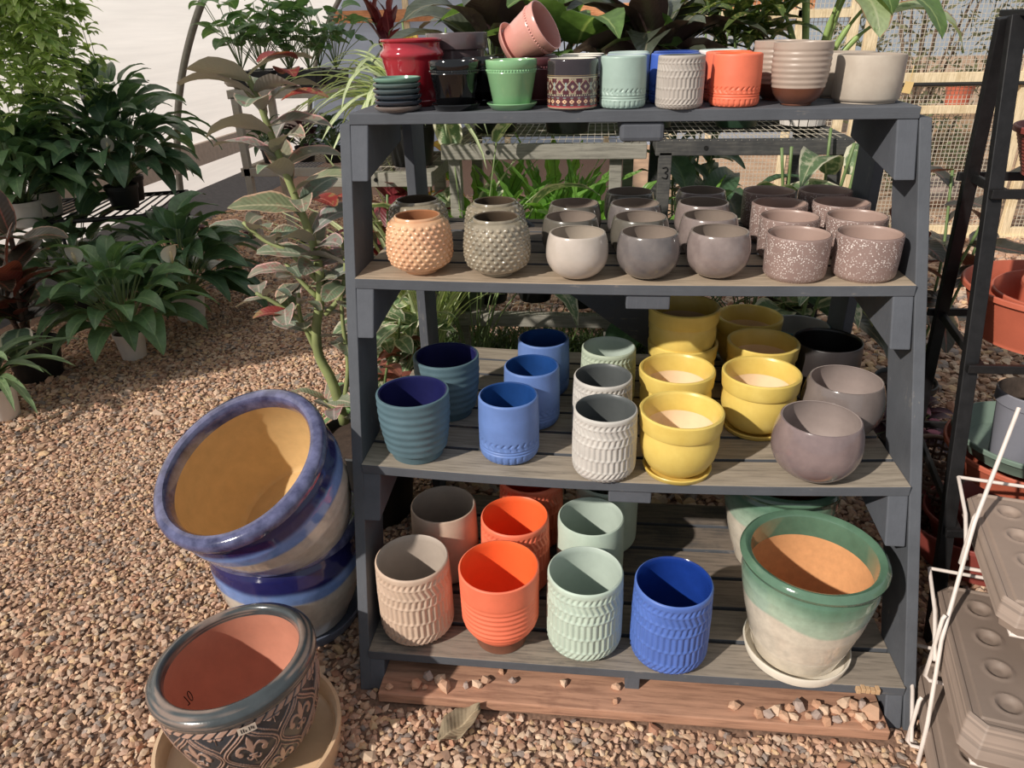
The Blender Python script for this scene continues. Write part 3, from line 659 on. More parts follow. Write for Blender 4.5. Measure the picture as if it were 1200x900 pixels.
brim = [(.165, .184), (.170, .186), (.176, .191), (.1785, .200), (.178, .209), (.173, .215), (.166, .219), (.160, .223), (.154, .225), (.148, .223), (.144, .217), (.143, .205)]
def rim_tint(U, Z):
    s = np.sin(2*PI*U*3+1)+np.sin(2*PI*U*7+Z*300)*.6+np.sin(Z*900); k = sstep(.2, 1.2, s)[..., None]
    return np.array(srgb(70,76,78)[:3])*(1-k)+np.array(srgb(140,120,108)[:3])*k
vrim = vcol('grey_buff_rim_glaze', .22, .5); vb = vcol('carved_slate_glaze', .32, .25)
clay2 = plain('brown_clay_interior', srgb(198,128,100), .8, var=.1, scale=14)
bowl_in = [(.143, .205), (.146, .17), (.147, .14), (.138, .085), (.115, .035), (.10, .024), (.0005, .022)]
nC = Vector((-.10, .03, .99)).normalized(); cC = Vector((-.812, -.655, .272)); bC = cC - nC*CH
C_ = pot('carved_bowl', 'carved slate and buff bowl with fleur motifs standing in a tan saucer', 'plant pot',
    [('body', lathe('bowl_body', bpf, vb, n=900, step=.0014, disp=bowl_disp, tint=bowl_tint, closed_bottom=True, sharp=70)), ('rim', lathe('bowl_rim', brim, vrim, n=160, step=.004, tint=rim_tint)), ('interior', lathe('bowl_in', bowl_in, clay2, n=96))], bC)
C_.scale = (.935, .935, 1.03); C_.rotation_mode = 'QUATERNION'; C_.rotation_quaternion = Vector((0, 0, 1)).rotation_difference(nC)
# pencilled numerals on the inner wall, upside down, and a small tape sticker under the rim
ink = plain('black_pencil', srgb(40,34,34), .8, bump=0)
def on_in(u, z, r0=None):
    rs = [p for p in bowl_in]; r = np.interp(z, [q[1] for q in rs][::-1], [q[0] for q in rs][::-1])-.0008
    return (r*math.cos(u), r*math.sin(u), z)
wr = MB(); u0 = math.radians(178); hw, hh = .045, .016
ell = [on_in(u0+.035*math.cos(a), .105+.012*math.sin(a)) for a in np.linspace(0, 2*PI, 14)]
wr.tube(ell, .0009, 4); wr.tube([on_in(u0+.075, .094), on_in(u0+.105, .118)], .0009, 4); wr.tube([on_in(u0+.075, .094), on_in(u0+.13, .097)], .0009, 4)
wr.build('pencil_numerals', ink, C_, smooth=True)
stk = MB(); ua = math.radians(-58)
for k in range(6):
    a0 = ua+(k-3)*.035; a1 = a0+.036; P = []
    for a in (a0, a1):
        for z in (.164, .181): P.append((.1722*math.cos(a), .1722*math.sin(a), z+.0*(k)))
    b = len(stk.v); stk.v += P; stk.f.append((b, b+2, b+3, b+1)); stk.mi.append(0)
for k, (da, z0, z1) in enumerate(((-.07, .168, .177), (-.045, .168, .177), (-.02, .168, .173), (.02, .168, .177), (.045, .170, .177), (.065, .168, .175))):
    P = [(.1727*math.cos(ua+da), .1727*math.sin(ua+da), z0), (.1727*math.cos(ua+da+.012), .1727*math.sin(ua+da+.012), z0), (.1727*math.cos(ua+da+.012), .1727*math.sin(ua+da+.012), z1), (.1727*math.cos(ua+da), .1727*math.sin(ua+da), z1)]
    b = len(stk.v); stk.v += P; stk.f.append((b, b+1, b+2, b+3)); stk.mi.append(1)
so = stk.build('price_sticker', [plain('paper_sticker', srgb(214,196,176), .7), ink], C_); so['label'] = 'small paper price sticker'
saucer('saucer', 'wide tan glazed saucer on the gravel holding the carved bowl', .193, .068, glaze('tan_honey_glaze', srgb(226,188,146), .2, .08, coat=.4), (-.805, -.672, .004), wall=.014)
# ------------------------------------------------------------------ gravel ground
gm = plain('gravel_bed', srgb(136,104,84), .9, var=.35, scale=90, bump=.6)
struct('floor', mesh('floor', [(-10,-3,0),(6,-3,0),(6,16,0),(-10,16,0)], [(0,1,2,3)], gm))
def gravel():
    # a handful of angular stone shapes, scattered many times into one bed of loose stone
    ph = (1+5**.5)/2
    ico = np.array([(-1,ph,0),(1,ph,0),(-1,-ph,0),(1,-ph,0),(0,-1,ph),(0,1,ph),(0,-1,-ph),(0,1,-ph),(ph,0,-1),(ph,0,1),(-ph,0,-1),(-ph,0,1)])/math.hypot(1, ph)
    fac = np.array([(0,11,5),(0,5,1),(0,1,7),(0,7,10),(0,10,11),(1,5,9),(5,11,4),(11,10,2),(10,7,6),(7,1,8),(3,9,4),(3,4,2),(3,2,6),(3,6,8),(3,8,9),(4,9,5),(2,4,11),(6,2,10),(8,6,7),(9,8,1)])
    pts = []
    def zone(x0, x1, y0, y1, sp):
        nx, ny = int((x1-x0)/sp), int((y1-y0)/sp)
        gx, gy = np.meshgrid(np.arange(nx), np.arange(ny)); P = np.stack([x0+(gx+RNG.uniform(0, 1, gx.shape))*sp, y0+(gy+RNG.uniform(0, 1, gx.shape))*sp], -1).reshape(-1, 2)
        pts.append(np.concatenate([P, np.full((len(P), 1), sp)], 1))
    zone(-1.7, 1.0, -1.05, -.30, .0130); zone(-2.1, -.60, -.30, .6, .0112); zone(-3.3, -2.1, -.4, .6, .015); zone(-.60, .62, -.30, .75, .026); zone(.62, 2.2, -.30, 1.2, .018)
    zone(-3.1, -.60, .6, 2.2, .0145); zone(-4.2, -.6, 2.2, 5.0, .021); zone(-.6, 3.4, 1.2, 4.2, .030)
    P = np.concatenate(pts); x, y = P[:, 0], P[:, 1]; keep = np.ones(len(P), bool)
    keep &= x > -3.5+.0*y; keep &= ~((x > -.585) & (x < .575) & (y > -.532) & (y < -.23))
    for cx, cy, r in ((-.805, -.672, .172), (-.85, -.245, .15)): keep &= np.hypot(x-cx, y-cy) > r
    for sx, sy in ((-1, -.487), (1, -.487)): keep &= ~((np.abs(x-sx*.612) < .022) & (y > sy-.01) & (y < sy+.17))
    P = P[keep]; n = len(P); sp = P[:, 2]
    sz = sp[:, None]*RNG.uniform(.52, 1.0, (n, 1))*RNG.uniform(.62, 1.25, (n, 3)); sz[:, 2] *= .55
    big = RNG.random(n) < .02; sz[big] *= 1.7
    jit = RNG.uniform(.55, 1.22, (n, 12, 1)); V = ico[None]*jit*sz[:, None, :]
    a = RNG.uniform(0, 2*PI, n); tl = RNG.normal(0, .45, n); ca, sa, ct, st = np.cos(a), np.sin(a), np.cos(tl), np.sin(tl)
    Y = V[..., 1]*ct[:, None]-V[..., 2]*st[:, None]; Zz = V[..., 1]*st[:, None]+V[..., 2]*ct[:, None]
    X = V[..., 0]*ca[:, None]-Y*sa[:, None]; Yy = V[..., 0]*sa[:, None]+Y*ca[:, None]
    W = np.stack([X+P[:, None, 0], Yy+P[:, None, 1], Zz+(sz[:, 2]*.35+RNG.uniform(0, .004, n))[:, None]], -1).reshape(-1, 3)
    Fc = (fac[None]+(np.arange(n)*12)[:, None, None]).reshape(-1, 3)
    pal = np.array([srgb(*c)[:3] for c in ((206,168,136),(198,156,126),(214,184,154),(182,142,114),(190,164,142),(164,130,108),(154,138,128),(210,174,132),(136,122,114),(198,160,136),(206,174,148),(172,124,98))])
    col = pal[RNG.choice(12, n, p=[.13,.13,.1,.1,.09,.09,.06,.08,.03,.09,.06,.04])]*RNG.uniform(.8, 1.15, (n, 1)); T = np.repeat(col, 12, 0)
    me = bpy.data.meshes.new('gravel'); me.vertices.add(len(W)); me.vertices.foreach_set('co', W.astype(np.float32).ravel())
    me.loops.add(Fc.size); me.loops.foreach_set('vertex_index', Fc.astype(np.int32).ravel())
    me.polygons.add(len(Fc)); me.polygons.foreach_set('use_smooth', np.zeros(len(Fc), dtype=bool)); me.polygons.foreach_set('loop_start', np.arange(0, Fc.size, 3, dtype=np.int32))
    ca_ = me.color_attributes.new('tint', 'FLOAT_COLOR', 'POINT'); t4 = np.ones((len(W), 4), np.float32); t4[:, :3] = T; ca_.data.foreach_set('color', t4.ravel())
    me.materials.append(vcol('gravel_stone', .85, spec=.2)); me.update(calc_edges=True)
    o = obj('gravel', me); tag(o, 'bed of loose crushed tan and pink gravel covering the ground', 'gravel', kind='stuff')
    return ico, fac
ico, fac = gravel()
# loose stones that lie on the weathered plank
def stone_mesh(k):
    r = np.random.default_rng(k); V = ico*r.uniform(.7, 1.15, (12, 1))*np.array([1, r.uniform(.65, .95), r.uniform(.55, .8)])
    return mesh('stone', V, [tuple(f) for f in fac], plain('plank_stone_%d' % (k % 4), (srgb(204,160,128), srgb(214,180,150), srgb(172,150,138), srgb(196,146,112))[k % 4], .85, scale=60), smooth=False)
SM = [stone_mesh(k) for k in range(8)]
def stones(lst, label, group):
    for k, (px, py, r) in enumerate(lst):
        p = on(px, py, .036); o = obj('stone', SM[(k*3) % 8], None, (p.x, p.y, .034+r*.42), (0, 0, k*1.3)); o.scale = (r, r, r)
        tag(o, label, 'stone', group)
stones([(456,806,.012),(487,803,.019),(502,795,.019),(516,797,.017),(521,806,.020),(498,806,.009),(546,804,.011),(560,803,.015),(569,798,.016),(588,788,.010),(601,799,.013),(661,801,.013),(722,806,.013),(721,822,.010)],
    'small tan stone lying on the reddish plank below the tan and orange pots', 'stones scattered along the base plank')
stones([(860,829,.015),(888,837,.018),(899,839,.016),(909,834,.018),(919,841,.016),(925,832,.015),(935,829,.019),(930,841,.014),(947,840,.013),(958,828,.016),(957,840,.018),(966,834,.018),(979,834,.015),(968,846,.016),(980,845,.014),(989,826,.018),(1000,828,.016),(999,838,.014),(1010,828,.016),(1009,843,.017),(1022,836,.026),(1017,852,.016),(1031,852,.013),(988,843,.014)],
    'tan or grey stone in the cluster on the reddish plank below the green pot', 'stones clustered on the base plank')
# curled dead leaf on the gravel
def dead_leaf():
    V = []; F = []; uv = []; n, w = 12, 7
    for i in range(n+1):
        t = i/n; hw = .030*math.sin(PI*min(1, t*.96+.04))**.7
        for j in range(w):
            s = j/(w-1)*2-1; V.append((hw*s, (t-.5)*.115, .012+.016*abs(s)**1.5+.007*math.sin(t*9+s*2)+.004*math.sin(17*t)*s)); uv.append((.5+.5*s, t))
    F = [(i*w+j, i*w+j+1, (i+1)*w+j+1, (i+1)*w+j) for i in range(n) for j in range(w-1)]
    me = mesh('dead_leaf', V, F, leafmat('dry_leaf', srgb(150,132,104), mid=srgb(190,170,136), rough=.8, trans=.1), uv=uv, tint=np.ones((len(V), 3)))
    p = on(540, 852, .01); o = obj('dead_leaf', me, None, (p.x, p.y, .006), (.1, .05, -.75)); tag(o, 'curled dry brown leaf lying on the gravel before the stand', 'dead leaf')
    md = o.modifiers.new('thickness', 'SOLIDIFY'); md.thickness = .0008
dead_leaf()
# ------------------------------------------------------------------ black folding rack with terracotta saucers
bkp = plain('worn_black_steel', srgb(34,33,34), .5, .3, var=.3, scale=40)
rack = thing('folding_rack', 'black steel folding rack of tiers beside the timber stand', 'rack', (0,0,0))
topL = Vector((.735, .10, 1.40)); XW = .85
def rod(n, a, b, w=.03, d=.014, up=(0,1,0)): MB().bar(a, b, w, d, up).build(n, bkp, rack, bevel=.002)
for dx in (0, XW):
    o = Vector((dx, 0, 0)); rod('leg', Vector((.762, -.215, .0))+o, topL+o+Vector((.006, .0, .0)), .032, .02); rod('leg', Vector((.905, .40, 0))+o, topL+o+Vector((-.01, .016, -.003)), .030, .02)
def onleg(z, rear):
    a, b = (Vector((.905, .40, 0)), topL) if rear else (Vector((.762, -.215, 0)), topL); return a+(b-a)*(z/1.4)
for z in (.30, .69, 1.06):
    f_, r_ = onleg(z, 0), onleg(z, 1); X = Vector((XW, 0, 0)); ff = f_+Vector((.02, -.02, 0)); rr = r_+Vector((.0, .03, 0))
    rod('shelf_rail', ff-Vector((.03, 0, 0)), ff+X, .012, .02, (0,0,1)); rod('shelf_rail', rr-Vector((.03, 0, 0)), rr+X, .012, .02, (0,0,1)); rod('shelf_rail', ff, rr, .012, .02, (0,0,1)); rod('shelf_rail', ff+X, rr+X, .012, .02, (0,0,1))
    for k in range(1, 5): rod('shelf_wire', ff+X*k/5, rr+X*k/5, .008, .008, (0,0,1))
tc1 = plain('orange_terracotta_plastic', srgb(196,96,66), .55, var=.06); tc2 = plain('brick_red_plastic', srgb(150,66,56), .5, var=.08); gsp = plain('sage_green_plastic', srgb(112,132,118), .5, var=.05)
def dish(name, label, R, H, mt, loc, rb=.8, rib=0, group=None, lip=.012, rot=(0,0,0), cat='saucer'):
    pr = [(R*rb, 0), (R*rb+.003, .001)]; n = 24 if rib else 4
    for k in range(1, n+1):
        t = k/n; r = R*rb+(R*.955-R*rb)*t; pr.append((r+(.0012 if rib and k % 2 else 0), (H-lip)*t))
    pr += [(R, H-lip), (R, H-.002), (R-.002, H), (R-.006, H), (R-.008, H-.004), (R*rb-.004, .008), (R*.45, .007), (R*.44, .010), (R*.40, .010), (R*.39, .007), (.0005, .007)]
    return tag(obj(name, lathe(name, pr, mt, n=96, closed_bottom=True, sharp=30), None, loc, rot), label, cat, group)
dish('plant_dish', 'wide ribbed terracotta planter dish on the middle tier of the black rack', .215, .125, tc1, (.995, .085, .706), .78, 1)
dish('plant_dish', 'smaller terracotta dish set inside the ribbed one on the black rack', .165, .075, tc1, (1.02, .095, .745), .8, rot=(.0, -.05, 0))
dish('plant_dish', 'smallest terracotta dish nested within the two on the middle tier', .125, .06, tc1, (1.045, .10, .775), .8, rot=(0, -.06, 0))
dish('plant_dish', 'ribbed brick red planter dish on the upper tier of the black rack', .185, .105, tc2, (.995, .10, 1.076), .78, 1)
dish('plant_dish', 'plain brick red dish tilted inside the ribbed one on the upper tier', .15, .06, tc2, (1.03, .11, 1.125), .8, rot=(0, -.08, 0))
dish('plant_dish', 'terracotta dish under the green saucer on the low tier', .205, .075, tc1, (1.045, .09, .318), .82)
dish('plant_dish', 'sage green plastic saucer set on top of the terracotta dish', .185, .055, gsp, (1.04, .10, .372), .8)
for k, (R, x, z, l) in enumerate(((.215, 1.035, .02, 'big brick red dish on the ground under the black rack, outermost of the nest'), (.185, 1.05, .045, 'brick red dish nested second in the pile under the black rack'), (.15, 1.075, .07, 'smallest brick red dish nested in the pile under the rack'))):
    dish('plant_dish', l, R, .12, tc2, (x, .12, z), .8, rot=(-.12, -.10, 0))
dish('plant_pot', 'brick red plastic pot on the very top of the black rack', .10, .12, tc2, (.885, .10, 1.412), .75, 1, cat='plant pot')
MB().box(.74, 1.6, .02, .18, 1.398, 1.411).build('top_plate', bkp, rack, bevel=.002)
# white cane basket-like pot on the low tier behind the rack leg
def woven():
    V = MB(); c = Vector((.93, .30, .0)); R = .08
    for k in range(9):
        z = .03+.024*k; V.tube([c+Vector((R*(.8+.022*k)*math.cos(a), R*(.8+.022*k)*math.sin(a), z+.004*math.sin(a*12+PI*(k % 2)))) for a in np.linspace(0, 2*PI, 49)], .006, 6)
    for a in np.linspace(0, 2*PI, 25)[:-1]: V.tube([c+Vector((R*.78*math.cos(a), R*.78*math.sin(a), .01)), c+Vector((R*1.0*math.cos(a), R*1.0*math.sin(a), .25))], .004, 5)
    V.tube([c+Vector((R*1.0*math.cos(a), R*1.0*math.sin(a), .25)) for a in np.linspace(0, 2*PI, 49)], .008, 6)
    o = V.build('wicker_basket', plain('brown_wicker', srgb(112,86,68), .7, var=.25), None, smooth=True); tag(o, 'small brown wicker basket on the ground behind the rack leg', 'basket')
woven()
# ------------------------------------------------------------------ white wire rack with stacks of brown nursery trays
wht = plain('white_coated_wire', srgb(226,212,202), .45, var=.1)
TY = -.225; ax_x = Vector((math.cos(TY), math.sin(TY), 0)); ax_y = Vector((-math.sin(TY), math.cos(TY), 0))   # tray axes, turned a little
def tp(o, u, v, z): return Vector((o[0], o[1], 0)) + ax_x*u + ax_y*v + Vector((0, 0, z))
wr = thing('wire_rack', 'white coated wire display rack holding stacks of brown trays', 'rack', (0,0,0))
TIERS = [((.648, -.365), .026), ((.682, -.300), .150), ((.758, -.172), .352)]
TW, TD = .52, .40
def wire(n, pts, r=.0045): MB().tube(pts, r, 8).build(n, wht, wr, smooth=True, sharp=50)
for (o, z), NT_ in zip(TIERS, (7, 14, 8)):
    tz = NT_*.0062+.030
    zz = z-.006; q = lambda u, v, dz=0: tp(o, u, v, zz+dz)
    wire('shelf_frame', [q(.03, -.02), q(TW-.04, -.02), q(TW-.04, -TD+.03), q(.03, -TD+.03), q(.03, -.02)])
    for k in range(1, 9): wire('shelf_wire', [q(.02+(TW-.04)*k/9, -.02), q(.02+(TW-.04)*k/9, -TD+.03)], .0025)
    wire('side_bracket', [q(-.014, .02, tz+.02), q(-.016, -.10, tz), q(-.018, -.19, tz-.055)], .0042); wire('side_bracket', [q(-.014, .02, tz+.02), q(.20, .02, tz+.02)], .0042)
    wire('retaining_loop', [q(-.012, -.15, tz+.035), q(-.016, -.155, tz+.03), q(-.02, -.17, -.002), q(-.012, -.175, -.008), q(.10, -.175, -.008)], .0042)
up0 = on(1086, 850, .10)
for dx in (0, TW):
    a = tp(up0, dx, 0, .11); wire('upright', [tp(up0, dx, -.02, 0), tp(up0, dx, -.005, .09), a, tp(up0, dx+.012, .10, .24), tp(up0, dx+.05, .24, .45), tp(up0, dx+.11, .38, .66)], .0045)
trm = plain('brown_nursery_tray', srgb(150,130,116), .6, var=.08, scale=9)
t_n = trm.node_tree; oi = t_n.nodes.new('ShaderNodeObjectInfo'); hs_ = t_n.nodes.new('ShaderNodeHueSaturation'); mr_ = t_n.nodes.new('ShaderNodeMapRange'); mr_.inputs[3].default_value = .72; mr_.inputs[4].default_value = 1.12
t_n.links.new(oi.outputs['Random'], mr_.inputs[0]); t_n.links.new(mr_.outputs[0], hs_.inputs['Value']); pb_ = t_n.nodes['Principled BSDF']; t_n.links.new(pb_.inputs['Base Color'].links[0].from_socket, hs_.inputs['Color']); t_n.links.new(hs_.outputs[0], pb_.inputs['Base Color'])
def tray_mesh():
    W_, D_, H_ = TW-.03, TD-.02, .030; c = .026; nx, ny = 150, 116
    xs = np.linspace(0, W_, nx); ys = np.linspace(-D_, 0, ny); X, Y = np.meshgrid(xs, ys); Zt = np.zeros_like(X)
    for i in range(5):
        for j in range(4):
            cx, cy = .070+i*(W_-.14)/4, -.062-j*(D_-.124)/3; d = np.hypot(X-cx, (Y-cy)*1.0); Zt -= .008*(1-sstep(.010, .023, d)); Zt += .0022*np.exp(-((d-.024)/.004)**2)
    ed = np.minimum(np.minimum(X, W_-X), np.minimum(-Y, Y+D_)); Zt -= .004*(1-sstep(.016, .020, ed))*(ed > .004)
    V = np.stack([X, Y, Zt+H_], -1).reshape(-1, 3).tolist(); F = [(j*nx+i, j*nx+i+1, (j+1)*nx+i+1, (j+1)*nx+i) for j in range(ny-1) for i in range(nx-1)]
    # cut corners: push corner vertices inward so that the outline is an octagon
    V = np.array(V); 
    for sx, ox in ((1, 0), (-1, W_)):
        for sy, oy in ((1, -D_), (-1, 0)):
            u = sx*(V[:, 0]-ox); v = sy*(V[:, 1]-oy); m = (u+v) < c; k = (c-(u+v))/2
            V[m, 0] += sx*k[m]; V[m, 1] += sy*k[m]
    b = len(V); ring = [j*nx for j in range(ny)][::-1]; per = [i for i in range(nx)] + [j*nx+nx-1 for j in range(1, ny)] + [(ny-1)*nx+i for i in range(nx-2, -1, -1)] + [j*nx for j in range(ny-2, 0, -1)]
    low = V[per].copy(); ctr = np.array([W_/2, -D_/2, 0]); low[:, :2] = ctr[:2]+(low[:, :2]-ctr[:2])*1.016; low[:, 2] = H_-.0052
    l2 = low.copy(); l2[:, :2] = ctr[:2]+(l2[:, :2]-ctr[:2])*.975; l2[:, 2] = H_-.0058
    l3 = l2.copy(); l3[:, :2] = ctr[:2]+(l3[:, :2]-ctr[:2])*.975; l3[:, 2] = 0
    V = np.concatenate([V, low, l2, l3]); n = len(per)
    for i in range(n):
        k = (i+1) % n; F += [(per[i], b+i, b+k, per[k])[::1], (b+i, b+n+i, b+n+k, b+k), (b+n+i, b+2*n+i, b+2*n+k, b+n+k)]
    F.append(tuple(b+2*n+i for i in range(n))[::-1])
    return mesh('nursery_tray', V, F, trm, sharp=35)
tm = tray_mesh()
for (o, z), N, nm in zip(TIERS, (7, 14, 8), ('lowest', 'middle', 'upper')):
    for k in range(N):
        p = tp(o, .004, -.004, z+k*.0062)
        t = obj('nursery_tray', tm, None, p, (0, 0, TY))
        if k == N-1: tag(t, 'topmost brown nursery tray with round dimples on the %s stack' % nm, 'tray', 'trays in the %s stack' % nm)
        else: tag(t, 'brown nursery tray beneath the top one in the %s stack' % nm, 'tray', 'trays in the %s stack' % nm)
# grey plastic pot standing on the rack above the trays
gpot = [('body', lathe('greypot', [(.055, 0), (.058, .002), (.075, .12), (.082, .122), (.083, .145), (.080, .147)], plain('grey_plastic_pot', srgb(128,128,138), .5, var=.05), n=48, closed_bottom=True)), ('interior', lathe('greypot_in', [(.080, .147), (.076, .14), (.055, .01), (.0005, .01)], plain('dark_potting_soil', srgb(70,58,50), .95, var=.3, scale=60), n=48))]
pg = on(1212, 560, .5); pot('nursery_pot', 'grey plastic nursery pot standing on the sage green saucer', 'plant pot', gpot, (.985, .065, .3805)).scale = (.95, .95, 1.28)
# ------------------------------------------------------------------ greenhouse shell
def poly_mat(name, c, tr=.6, stripes=0.):
    t = NT(name); nf = t.noise(3, 4, .6, stretch=(1, .3, 6)); col = t.ramp(nf, [(.3, dk(c, .88)), (.7, c)]); t.color(col); t.b.inputs['Roughness'].default_value = .6
    t.bump(t.noise(2.5, 3, .5, stretch=(1, .4, 5)), .25, .02)
    tb = t.node('ShaderNodeBsdfTranslucent'); t.link(col, tb.inputs['Color']); mx = t.node('ShaderNodeMixShader'); mx.inputs[0].default_value = tr
    t.link(t.b.outputs[0], mx.inputs[1]); t.link(tb.outputs[0], mx.inputs[2]); t.link(mx.outputs[0], t.out.inputs[0]); return t.m
film = poly_mat('white_greenhouse_film', srgb(244,238,232), .75)
HX = [(-3.72, -.05), (-3.68, .35), (-3.58, .8), (-3.40, 1.25), (-3.12, 1.7), (-2.72, 2.1), (-2.2, 2.42)]
def sheet(prof, y0, y1, n=12):
    V = []; F = []
    for (x, z) in prof:
        for k in range(n+1): V.append((x, y0+(y1-y0)*k/n, z))
    m_ = n+1
    for i in range(len(prof)-1):
        for k in range(n): F.append((i*m_+k, i*m_+k+1, (i+1)*m_+k+1, (i+1)*m_+k))
    return V, F
Y0, Y1 = -.4, 7.6
V, F = sheet(HX, Y0, Y1); struct('wall_left', mesh('wall_left', V, F, film))
kb = plain('weathered_kick_board', srgb(196,178,162), .8, var=.12); strip = plain('dark_ground_cloth', srgb(92,90,92), .85, var=.15)
MB().box(-3.66, -3.60, Y0, Y1, .34, .52).build('baseboard_left', kb).__setitem__('kind', 'structure')
MB().hexa([(-3.66, Y0, -.01), (-3.25, Y0, -.01), (-3.25, Y1, -.01), (-3.66, Y1, -.01), (-3.64, Y0, .14), (-3.3, Y0, .02), (-3.3, Y1, .02), (-3.64, Y1, .14)]).build('trim_1', strip).__setitem__('kind', 'structure')
pipe = plain('galvanised_hoop_pipe', srgb(124,122,112), .45, .4, var=.15)
for y, l in ((1.55, 'galvanised hoop pipe rising behind the hanging plant along the film wall'), (4.3, 'galvanised hoop pipe curving up the film wall behind the tall stem plant'), (7.4, 'galvanised hoop pipe farthest along the film wall')):
    o = MB().tube(smooth_path([(x+.06, y, z) for x, z in HX]), .028, 12).build('hoop_pipe', pipe, smooth=True); tag(o, l, 'pipe')
# far end wall: timber frame with pale translucent panels
pan = poly_mat('pale_blue_film_panel', srgb(206,218,236), .6); beam_m = wood('orange_brown_timber', srgb(196,124,78), srgb(214,146,96), .5)
post_m = wood('pale_timber', srgb(222,196,150), srgb(234,212,172), .5, axis=2)
YE = 7.62
struct('wall_back', mesh('wall_back', [(-3.7, YE, 0), (2.2, YE, 0), (2.2, YE, 2.6), (-2.2, YE, 2.6), (-3.2, YE, 1.6), (-3.7, YE, .5)], [(0, 1, 2, 3, 4, 5)], pan, smooth=False))
for i, (z, h) in enumerate(((1.52, .13), (.75, .10), (2.3, .1))): MB().box(-3.35 if z < 1.6 else -2.6, 2.2, YE-.09, YE-.045, z-h/2, z+h/2).build('trim_%d' % (i+2), beam_m, bevel=.004).__setitem__('kind', 'structure')
for i, x in enumerate((-2.35, -1.2, 0.0, 1.2)): MB().box(x-.035, x+.035, YE-.045, YE-.01, 0, 2.6).build('trim_%d' % (i+5), post_m, bevel=.003).__setitem__('kind', 'structure')
# screened wall and door of pale timber at the other side
YS = 3.62; wire_m = plain('galvanised_mesh_wire', srgb(206,196,178), .5, .2, var=.1)
def screen(name, label, x0, x1, z0, z1, rails=(), st=.055, sp=.026, cat='screen panel', stiles=()):
    t = thing(name, label, cat, ((x0+x1)/2, YS, z0)); ox, oz = (x0+x1)/2, z0
    for a, b in ((x0, x0+st), (x1-st, x1)): MB().box(a-ox, b-ox, -.022, .022, 0, z1-z0).build('stile', post_m, t, bevel=.003)
    for z in stiles: MB().box(z-ox, z+.05-ox, -.020, .020, 0, z1-z0).build('stile', post_m, t, bevel=.003)
    for z, h in rails: MB().box(x0+st-ox, x1-st-ox, -.02, .02, z-h/2-oz, z+h/2-oz).build('rail', post_m, t, bevel=.003)
    w = MB(); r = .0016
    for k in range(int((x1-x0)/sp)+1): w.box(x0+k*sp-r-ox, x0+k*sp+r-ox, .024, .027, 0, z1-z0)
    for k in range(int((z1-z0)/sp)+1): w.box(x0-ox, x1-ox, .027, .030, k*sp-r, k*sp+r)
    w.build('wire_mesh', wire_m, t); return t
screen('screen_panel', 'pale timber screen panel with wire mesh behind the leafy plants', .35, 1.50, .02, 2.05, ((.05, .06), (1.42, .05), (2.0, .09)), stiles=(1.12,))
screen('screen_door', 'pale timber screen door with wire mesh and two middle rails', 1.55, 2.62, .02, 2.05, ((.05, .08), (1.03, .075), (.845, .05), (2.0, .09)), st=.075, cat='screen door')
screen('screen_panel', 'pale timber screen panel behind the black rack of terracotta dishes', 2.66, 3.9, .02, 2.05, ((.05, .06), (1.05, .06), (2.0, .09)))
MB().box(.3, 4.0, YS-.04, YS+.04, -.02, .03).build('trim_9', post_m, bevel=.003).__setitem__('kind', 'structure')
MB().tube([(1.58-2.085, -.034, .98), (2.66-2.085, -.034, .98)], .012, 10).build('door_bar', plain('dark_iron_bar', srgb(60,58,56), .5, .5), bpy.data.objects['screen_door'])
# ground and growth outside the screen
struct('ground', mesh('ground', [(.2, 3.7, -.01), (14, 3.7, -.01), (14, 22, .3), (.2, 22, .3)], [(0, 1, 2, 3)], plain('desert_soil', srgb(186,150,118), .95, var=.25, scale=5, bump=.3)))
def bush(label, x, y, r, h, c, n=420, ls=.06):
    t = thing('desert_bush', label, 'bush', (x, y, 0)); V = []; F = []; uv = []; T = []
    for k in range(n):
        d = Vector(RNG.normal(0, 1, 3)).normalized(); rr = RNG.uniform(.35, 1)**.5; p = Vector((d.x*r*rr, d.y*r*rr, h*.5+d.z*h*.5*rr)); a = Vector(RNG.normal(0, 1, 3)).normalized()*ls; b_ = a.orthogonal().normalized()*ls*.3; b = len(V)
        V += [tuple(p-a), tuple(p+b_), tuple(p+a), tuple(p-b_)]; F.append((b, b+1, b+2, b+3)); uv += [(.5, 0), (1, .5), (.5, 1), (0, .5)]; g = RNG.uniform(.6, 1.2); T += [(g, g, g)]*4
    obj('foliage', mesh('bush_leaves', V, F, leafmat('bush_leaf_%d' % int(x*10), c, veins=False), uv=uv, tint=T), t)
    m2 = MB()
    for k in range(9):
        a = RNG.uniform(0, 6.28); m2.tube(smooth_path([(0, 0, -.02), (r*.2*math.cos(a), r*.2*math.sin(a), h*.3), (r*.6*math.cos(a), r*.6*math.sin(a), h*RNG.uniform(.6, .9))]), [.02]*7+[.012]*6, 6)
    m2.build('branch', plain('bush_bark', srgb(110,90,74), .9), t, smooth=True)
bush('olive green desert bush outside the screen door', 3.3, 7.2, 1.0, 2.6, srgb(112,112,78), 1500, .07); bush('low grey green bush outside below the door rail', 2.55, 5.0, .42, .75, srgb(128,138,92), 700, .035)
bush('dry brown bush outside behind the screen panel', 2.0, 8.4, .7, 1.35, srgb(150,126,92), 700, .06); bush('dark green tree outside beyond the black rack', 5.6, 7.5, 1.3, 3.2, srgb(86,94,66), 1500, .08)
rk_ = obj('boulder', SM[2], None, (2.62, 4.6, .10), (0, 0, .5)); rk_.scale = (.28, .22, .22); tag(rk_, 'sunlit orange boulder on the soil outside the screen', 'boulder')
dish('plant_pot', 'terracotta pot on the soil outside seen through the screen door', .12, .22, tc1, (3.05, 5.6, .62), .72, cat='plant pot')
